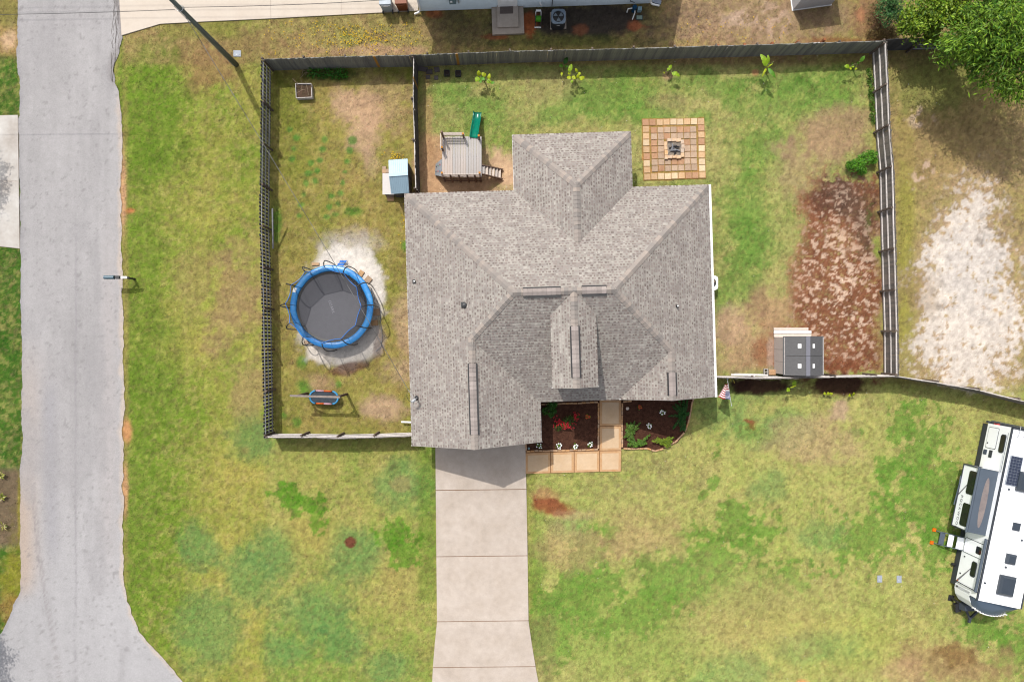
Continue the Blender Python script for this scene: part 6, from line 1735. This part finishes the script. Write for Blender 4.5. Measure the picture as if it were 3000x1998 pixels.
def fern(label, base, tips, lo, hi, n=70):
    t = thing("juniper", label, "shrub", P(*base), 0, "spreading evergreen shrubs in the curved bed")
    C_ = []; Dd = []; b = Vector(P(*base, .12))
    for (px, py) in tips:
        e = Vector(P(px, py, RND.uniform(.12, .35))); mid = b.lerp(e, .5) + Vector((0, 0, .12))
        mb = MB(); mb.tube([b, mid, e], [.012, .008, .004], 4); mb.build("stem", M_stem, t)
        for i in range(n):
            s = RND.random() ** .7; p = b.lerp(mid, s * 2) if s < .5 else mid.lerp(e, s * 2 - 1); d = (e - b).normalized(); sd_ = Vector((-d.y, d.x, 0)) * RND.choice((-1, 1))
            q = p + sd_ * RND.uniform(.0, .13) * (1.15 - s) + Vector((0, 0, RND.uniform(-.03, .05))); C_.append(tuple(q)); Dd.append(tuple(d + sd_ * .9))
    k = len(C_); leaf_cloud("foliage", np.array(C_), up_normals(k, .35), NPR.uniform(.07, .13, k), NPR.uniform(.016, .032, k), green(k, lo, hi), t, dirs=np.array(Dd))


R2 = random.Random(3)
fern("tall dark juniper filling the shaded end of the curved bed", (2000, 1215), [(2000 + R2.uniform(-28, 20), 1215 + R2.uniform(-55, 55)) for _ in range(26)] + [(1958, 1219), (1970, 1190), (1972, 1256), (2014, 1172), (2010, 1185)], (30, 92, 26), (64, 136, 44), 110)
fern("spreading green juniper beside the walkway in the curved bed", (1842, 1262), [(1842 + R2.uniform(-17, 22), 1260 + R2.uniform(-24, 34)) for _ in range(20)] + [(1878, 1238), (1872, 1254), (1860, 1234)], (74, 128, 44), (140, 176, 70), 90)
fern("leafy low juniper along the bottom edge of the curved bed", (1870, 1302), [(1870 + R2.uniform(-34, 28), 1300 + R2.uniform(-14, 9)) for _ in range(18)] + [(1899, 1276), (1905, 1273)], (80, 138, 40), (136, 182, 60), 80)
fern("bright yellow-green juniper at the curve of the bed edging", (1942, 1296), [(1942 + R2.uniform(-32, 36), 1296 + R2.uniform(-18, 16)) for _ in range(24)] + [(1910, 1291), (1976, 1280)], (116, 156, 34), (176, 196, 56), 90)
x, y, _ = P(1838, 1196); mb = MB(); mb.lathe(x, y, [(.08, 0), (.10, .04), (.07, .08), (.02, .09)], 9); tag(mb.build("garden_stone", M_pale, None, True), "pale rounded stone lying in the shaded mulch of the curved bed", "stone")
x, y, _ = P(1549, 1311); sl_ = thing("garden_light", "round blue-grey garden light in the corner of the left bed", "garden light", (x, y, 0))
mb = MB(); mb.lathe(x, y, [(.02, 0), (.02, .25), (.055, .27), (.06, .3), (.03, .32)], 12); mb.build("body", mat("light_blue_grey", D(150, 190, 200), rough=.4), sl_); mb = MB(); mb.lathe(x, y, [(.028, .321), (.025, .33)], 10); mb.build("lens", M_glass, sl_)


# brick edging, each brick a part
def edging(label, lines):
    e = thing("brick_edging", label, "edging", P(*lines[0][0]), 0, "brick edgings of the front beds")
    mb0 = MB(); mb0.box(0, 0, 0, .215, .085, .10, taper=.95); me = mb0.mesh("brick", M_brick); o = ORG[e.name]
    for ln in lines:
        for a, b in zip(ln[:-1], ln[1:]):
            a, b = Vector(P(*a)), Vector(P(*b)); d = b - a; n = max(1, round(d.length / .222)); an = math.atan2(d.y, d.x)
            for i in range(n):
                p = a + d * ((i + .5) / n) - o; link("brick", me, e, (p.x + RND.uniform(-.012, .012), p.y + RND.uniform(-.012, .012), .0 + RND.uniform(-.01, .015)), (0, 0, an + RND.uniform(-.06, .06)), (d.length / n / .222, 1, 1))


edging("brick edging round the square bed beside the garage", [[(1543, 1321), (1600, 1320), (1680, 1318), (1752, 1316)], [(1753, 1314), (1753, 1180)], [(1752, 1178), (1680, 1181), (1585, 1184)], [(1541, 1319), (1541, 1300)]])
edging("curved brick edging round the bed on the house's right front", [[(1822, 1180), (1822, 1310)], [(1826, 1313), (1860, 1314), (1895, 1313), (1920, 1321), (1942, 1314)], [(1946, 1310), (1975, 1296), (1994, 1278), (2004, 1266)], [(2006, 1264), (2015, 1240), (2021, 1215), (2026, 1185), (2031, 1165)], [(1824, 1176), (1850, 1175)]])


# ------------------------------------------------------------------ trees: trunk, limbs, crown of leaf clumps
M_bark = mat("bark", (.09, .07, .055), var=.3, scale=9, rough=.95)


def tree(name, label, base, crown, n_leaf, lo, hi, L, W, height, cat="tree", clump=.42, feather=False, group=None, limbs=9):
    """crown: list of (px, py, z, rx, rz) lobes seen at height z"""
    t = thing(name, label, cat, P(*base), 0, group); b = Vector(P(*base))
    lob = [(Vector(P(px, py, z)), rx, rz) for px, py, z, rx, rz in crown]
    mb = MB(); mid = sum((l[0] for l in lob), Vector()) / len(lob)
    mb.tube([(b.x, b.y, -.1), b.lerp(Vector((mid.x, mid.y, height * .5)), .6), (mid.x, mid.y, height * .75)], [.2 * height / 7, .14 * height / 7, .05], 9); mb.build("trunk", M_bark, t, True)
    for i in range(min(limbs, len(lob))):
        c = lob[i][0]; s = b.lerp(Vector((mid.x, mid.y, height * .5)), .55 + .04 * i); mb = MB()
        mb.tube([s, s.lerp(c, .5) + Vector((0, 0, .25)), c, c + (c - s) * .25], [.06, .045, .025, .01], 6); mb.build("limb", M_bark, t, True)
    pts = []; cols = []; dirs = []; nr = []
    vol = [l[1] ** 2 for l in lob]; tot = sum(vol)
    for (c, rx, rz), v in zip(lob, vol):
        k_l = int(n_leaf * v / tot); ncl = max(5, int(7 * (rx / clump) ** 2))
        for _ in range(ncl):
            d = NPR.normal(0, 1, 3); d /= np.linalg.norm(d); rr = NPR.uniform(.55, 1.05)
            if d[2] < -.3: d[2] *= .4
            cc = np.array(c) + d * np.array([rx, rx, rz]) * rr
            k = max(4, int(k_l / ncl)); s = clump * NPR.uniform(.5, 1.1)
            p = NPR.normal(0, 1, (k, 3)) * np.array([s, s, s * .55]) * .5
            ax = d + np.array([NPR.normal(0, .4), NPR.normal(0, .4), .1])
            if feather: p = p + ax / np.linalg.norm(ax) * NPR.uniform(-.5, .9, (k, 1)) * s
            pts.append(cc + p); cols.append(green(k, lo, hi, .2) * NPR.uniform(.72, 1.28)); nr.append(up_normals(k, .65) + d * .5)
            dirs.append(np.repeat(ax[None], k, 0) + NPR.normal(0, .45 if feather else 2, (k, 3)))
    pts = np.concatenate(pts); n = len(pts)
    leaf_cloud("crown", pts, np.concatenate(nr), NPR.uniform(*L, n), NPR.uniform(*W, n), np.concatenate(cols), t, dirs=np.concatenate(dirs))
    return t


tree("tree", "large feathery green tree overhanging the charcoal fence in the corner", (2880, 160), [(2905, 80, 5.2, 1.5, 1.1), (2960, 160, 4.6, 1.4, 1.0), (2850, 105, 4.6, 1.1, .8), (2985, 235, 4.2, 1.1, .8), (2900, 190, 4.0, 1.0, .8), (3060, 90, 5.5, 1.6, 1.2), (2960, 10, 5.6, 1.5, 1.0), (2790, 140, 3.6, .7, .5), (3080, 220, 4.6, 1.4, 1.0), (2860, 155, 3.6, .9, .6), (2930, 245, 3.7, .7, .5), (3000, -60, 5.8, 1.5, 1.0)],
     19000, (60, 122, 12), (168, 208, 58), (.18, .36), (.035, .075), 6.5, clump=.5, feather=True)
tree("shrub_tree", "rounded yellow-green bushy tree behind the charcoal fence", (2740, 60), [(2700, 85, 2.2, .8, .7), (2740, 45, 3.0, 1.0, .8), (2790, 20, 3.4, 1.1, .8), (2690, 40, 2.4, .8, .7), (2750, 100, 1.9, .6, .5), (2670, 80, 1.6, .5, .5), (2830, 60, 3.0, .9, .7), (2770, -30, 3.6, 1.0, .8), (2650, 62, 1.4, .45, .4)],
     10500, (76, 128, 14), (176, 204, 54), (.11, .22), (.055, .10), 4.2, clump=.44)
tree("shrub_tree", "blue-green narrow leafed bush left of the yellow-green one at the top", (2612, 40), [(2612, 45, 1.2, .55, .5), (2595, 25, 1.3, .5, .5), (2625, 15, 1.6, .6, .5), (2600, -5, 1.8, .5, .5)], 3600, (48, 112, 58), (116, 170, 92), (.1, .2), (.02, .04), 2.0, clump=.3, feather=True)
bush("brush", "tangled dry reddish brush beside the corner of the back fence", (2580, 78), [(2560, 50, .5, .3), (2580, 85, .5, .35), (2600, 100, .4, .3), (2570, 20, .5, .35), (2620, 95, .35, .3), (2555, 100, .35, .2)], 1500, (112, 76, 52), (150, 136, 70), (.1, .22), (.012, .03), "brush", stems=12)
for k, (px, py, lab) in enumerate(((-92, 1755, "leafy tree beyond the frame shading the road's lower corner"), (-104, 325, "leafy tree beyond the frame shading the roadside driveway"))):
    tree("tree", lab, (px, py), [(1500 + (px - 1500 + ox) * CAM_H / (CAM_H - 5.6), 999 + (py - 999 + oy) * CAM_H / (CAM_H - 5.6), 5.6, 1.1, .7) for ox, oy in ((-50, -40), (-10, 20), (-60, 50), (-20, 90), (-90, 10))], 6000, (70, 120, 26), (140, 170, 50), (.12, .22), (.05, .09), 6.5, clump=.5)
# spiky variegated plants in the verge bed at the far left
for px, py, lab in ((4, 1392, "pale spiky plant at the upper end of the verge bed by the road"), (6, 1456, "pale spiky plant in the middle of the verge bed by the road"), (10, 1540, "sparse wiry plant at the lower end of the verge bed by the road")):
    t = thing("spiky_plant", lab, "plant", P(px, py), 0, "spiky plants in the verge bed")
    for i in range(16 if py < 1500 else 9):
        a = i * 2.4; L_ = RND.uniform(8, 17); big_leaf(t, (px + math.cos(a) * 1.5, py + math.sin(a) * 1.5), (px + L_ * math.cos(a), py + L_ * math.sin(a)), 3.2, RND.choice(((222, 214, 130), (170, 176, 60), (236, 226, 170), (120, 140, 40))), .08, .22)
# tiny yellow wild flowers on the strip behind the fence: too many to count
n = 330; m_ = NPR.random(n) < .62
fx = np.where(m_, NPR.normal(1055, 70, n), NPR.uniform(770, 1230, n)); fy = np.where(m_, NPR.normal(112, 16, n), NPR.uniform(60, 162, n))
ex = NPR.uniform(1990, 2320, 60); ey = NPR.uniform(20, 125, 60)
fx = np.concatenate([fx, ex, NPR.normal(1160, 14, 40), NPR.normal(1185, 8, 30)]); fy = np.concatenate([fy, ey, NPR.normal(462, 8, 40), NPR.normal(650, 40, 30)])
k = (fy > 48) & (fy < 170) | (fy > 300); fx, fy = fx[k], fy[k]; n = len(fx)
ctr = np.stack([(fx - 1500) * CAM_H / FPX, (999 - fy) * CAM_H / FPX, NPR.uniform(.06, .14, n)], 1)
o = leaf_cloud("wildflowers", ctr, up_normals(n, .3), NPR.uniform(.06, .10, n), NPR.uniform(.05, .08, n), green(n, (226, 176, 20), (240, 206, 60), .1), None, M_blade, (0, 0, 0))
tag(o, "tiny yellow wild flowers scattered over the strip behind the back fence", "wildflowers", kind='stuff')
# small litter of pale stones and leaves in the lawns
n = 420; sx = NPR.uniform(-6, 29, n); sy = NPR.uniform(-19, 17, n); g = sample_ground(sx, sy)[1]; k = g > .05; sx, sy = sx[k], sy[k]; n = len(sx)
o = leaf_cloud("litter", np.stack([sx, sy, np.full(n, .05)], 1), up_normals(n, .2), NPR.uniform(.03, .07, n), NPR.uniform(.02, .05, n), green(n, (226, 206, 186), (240, 234, 226), .1), None, M_blade, (0, 0, 0))
tag(o, "small pale leaves and pebbles scattered on the lawns", "litter", kind='stuff')
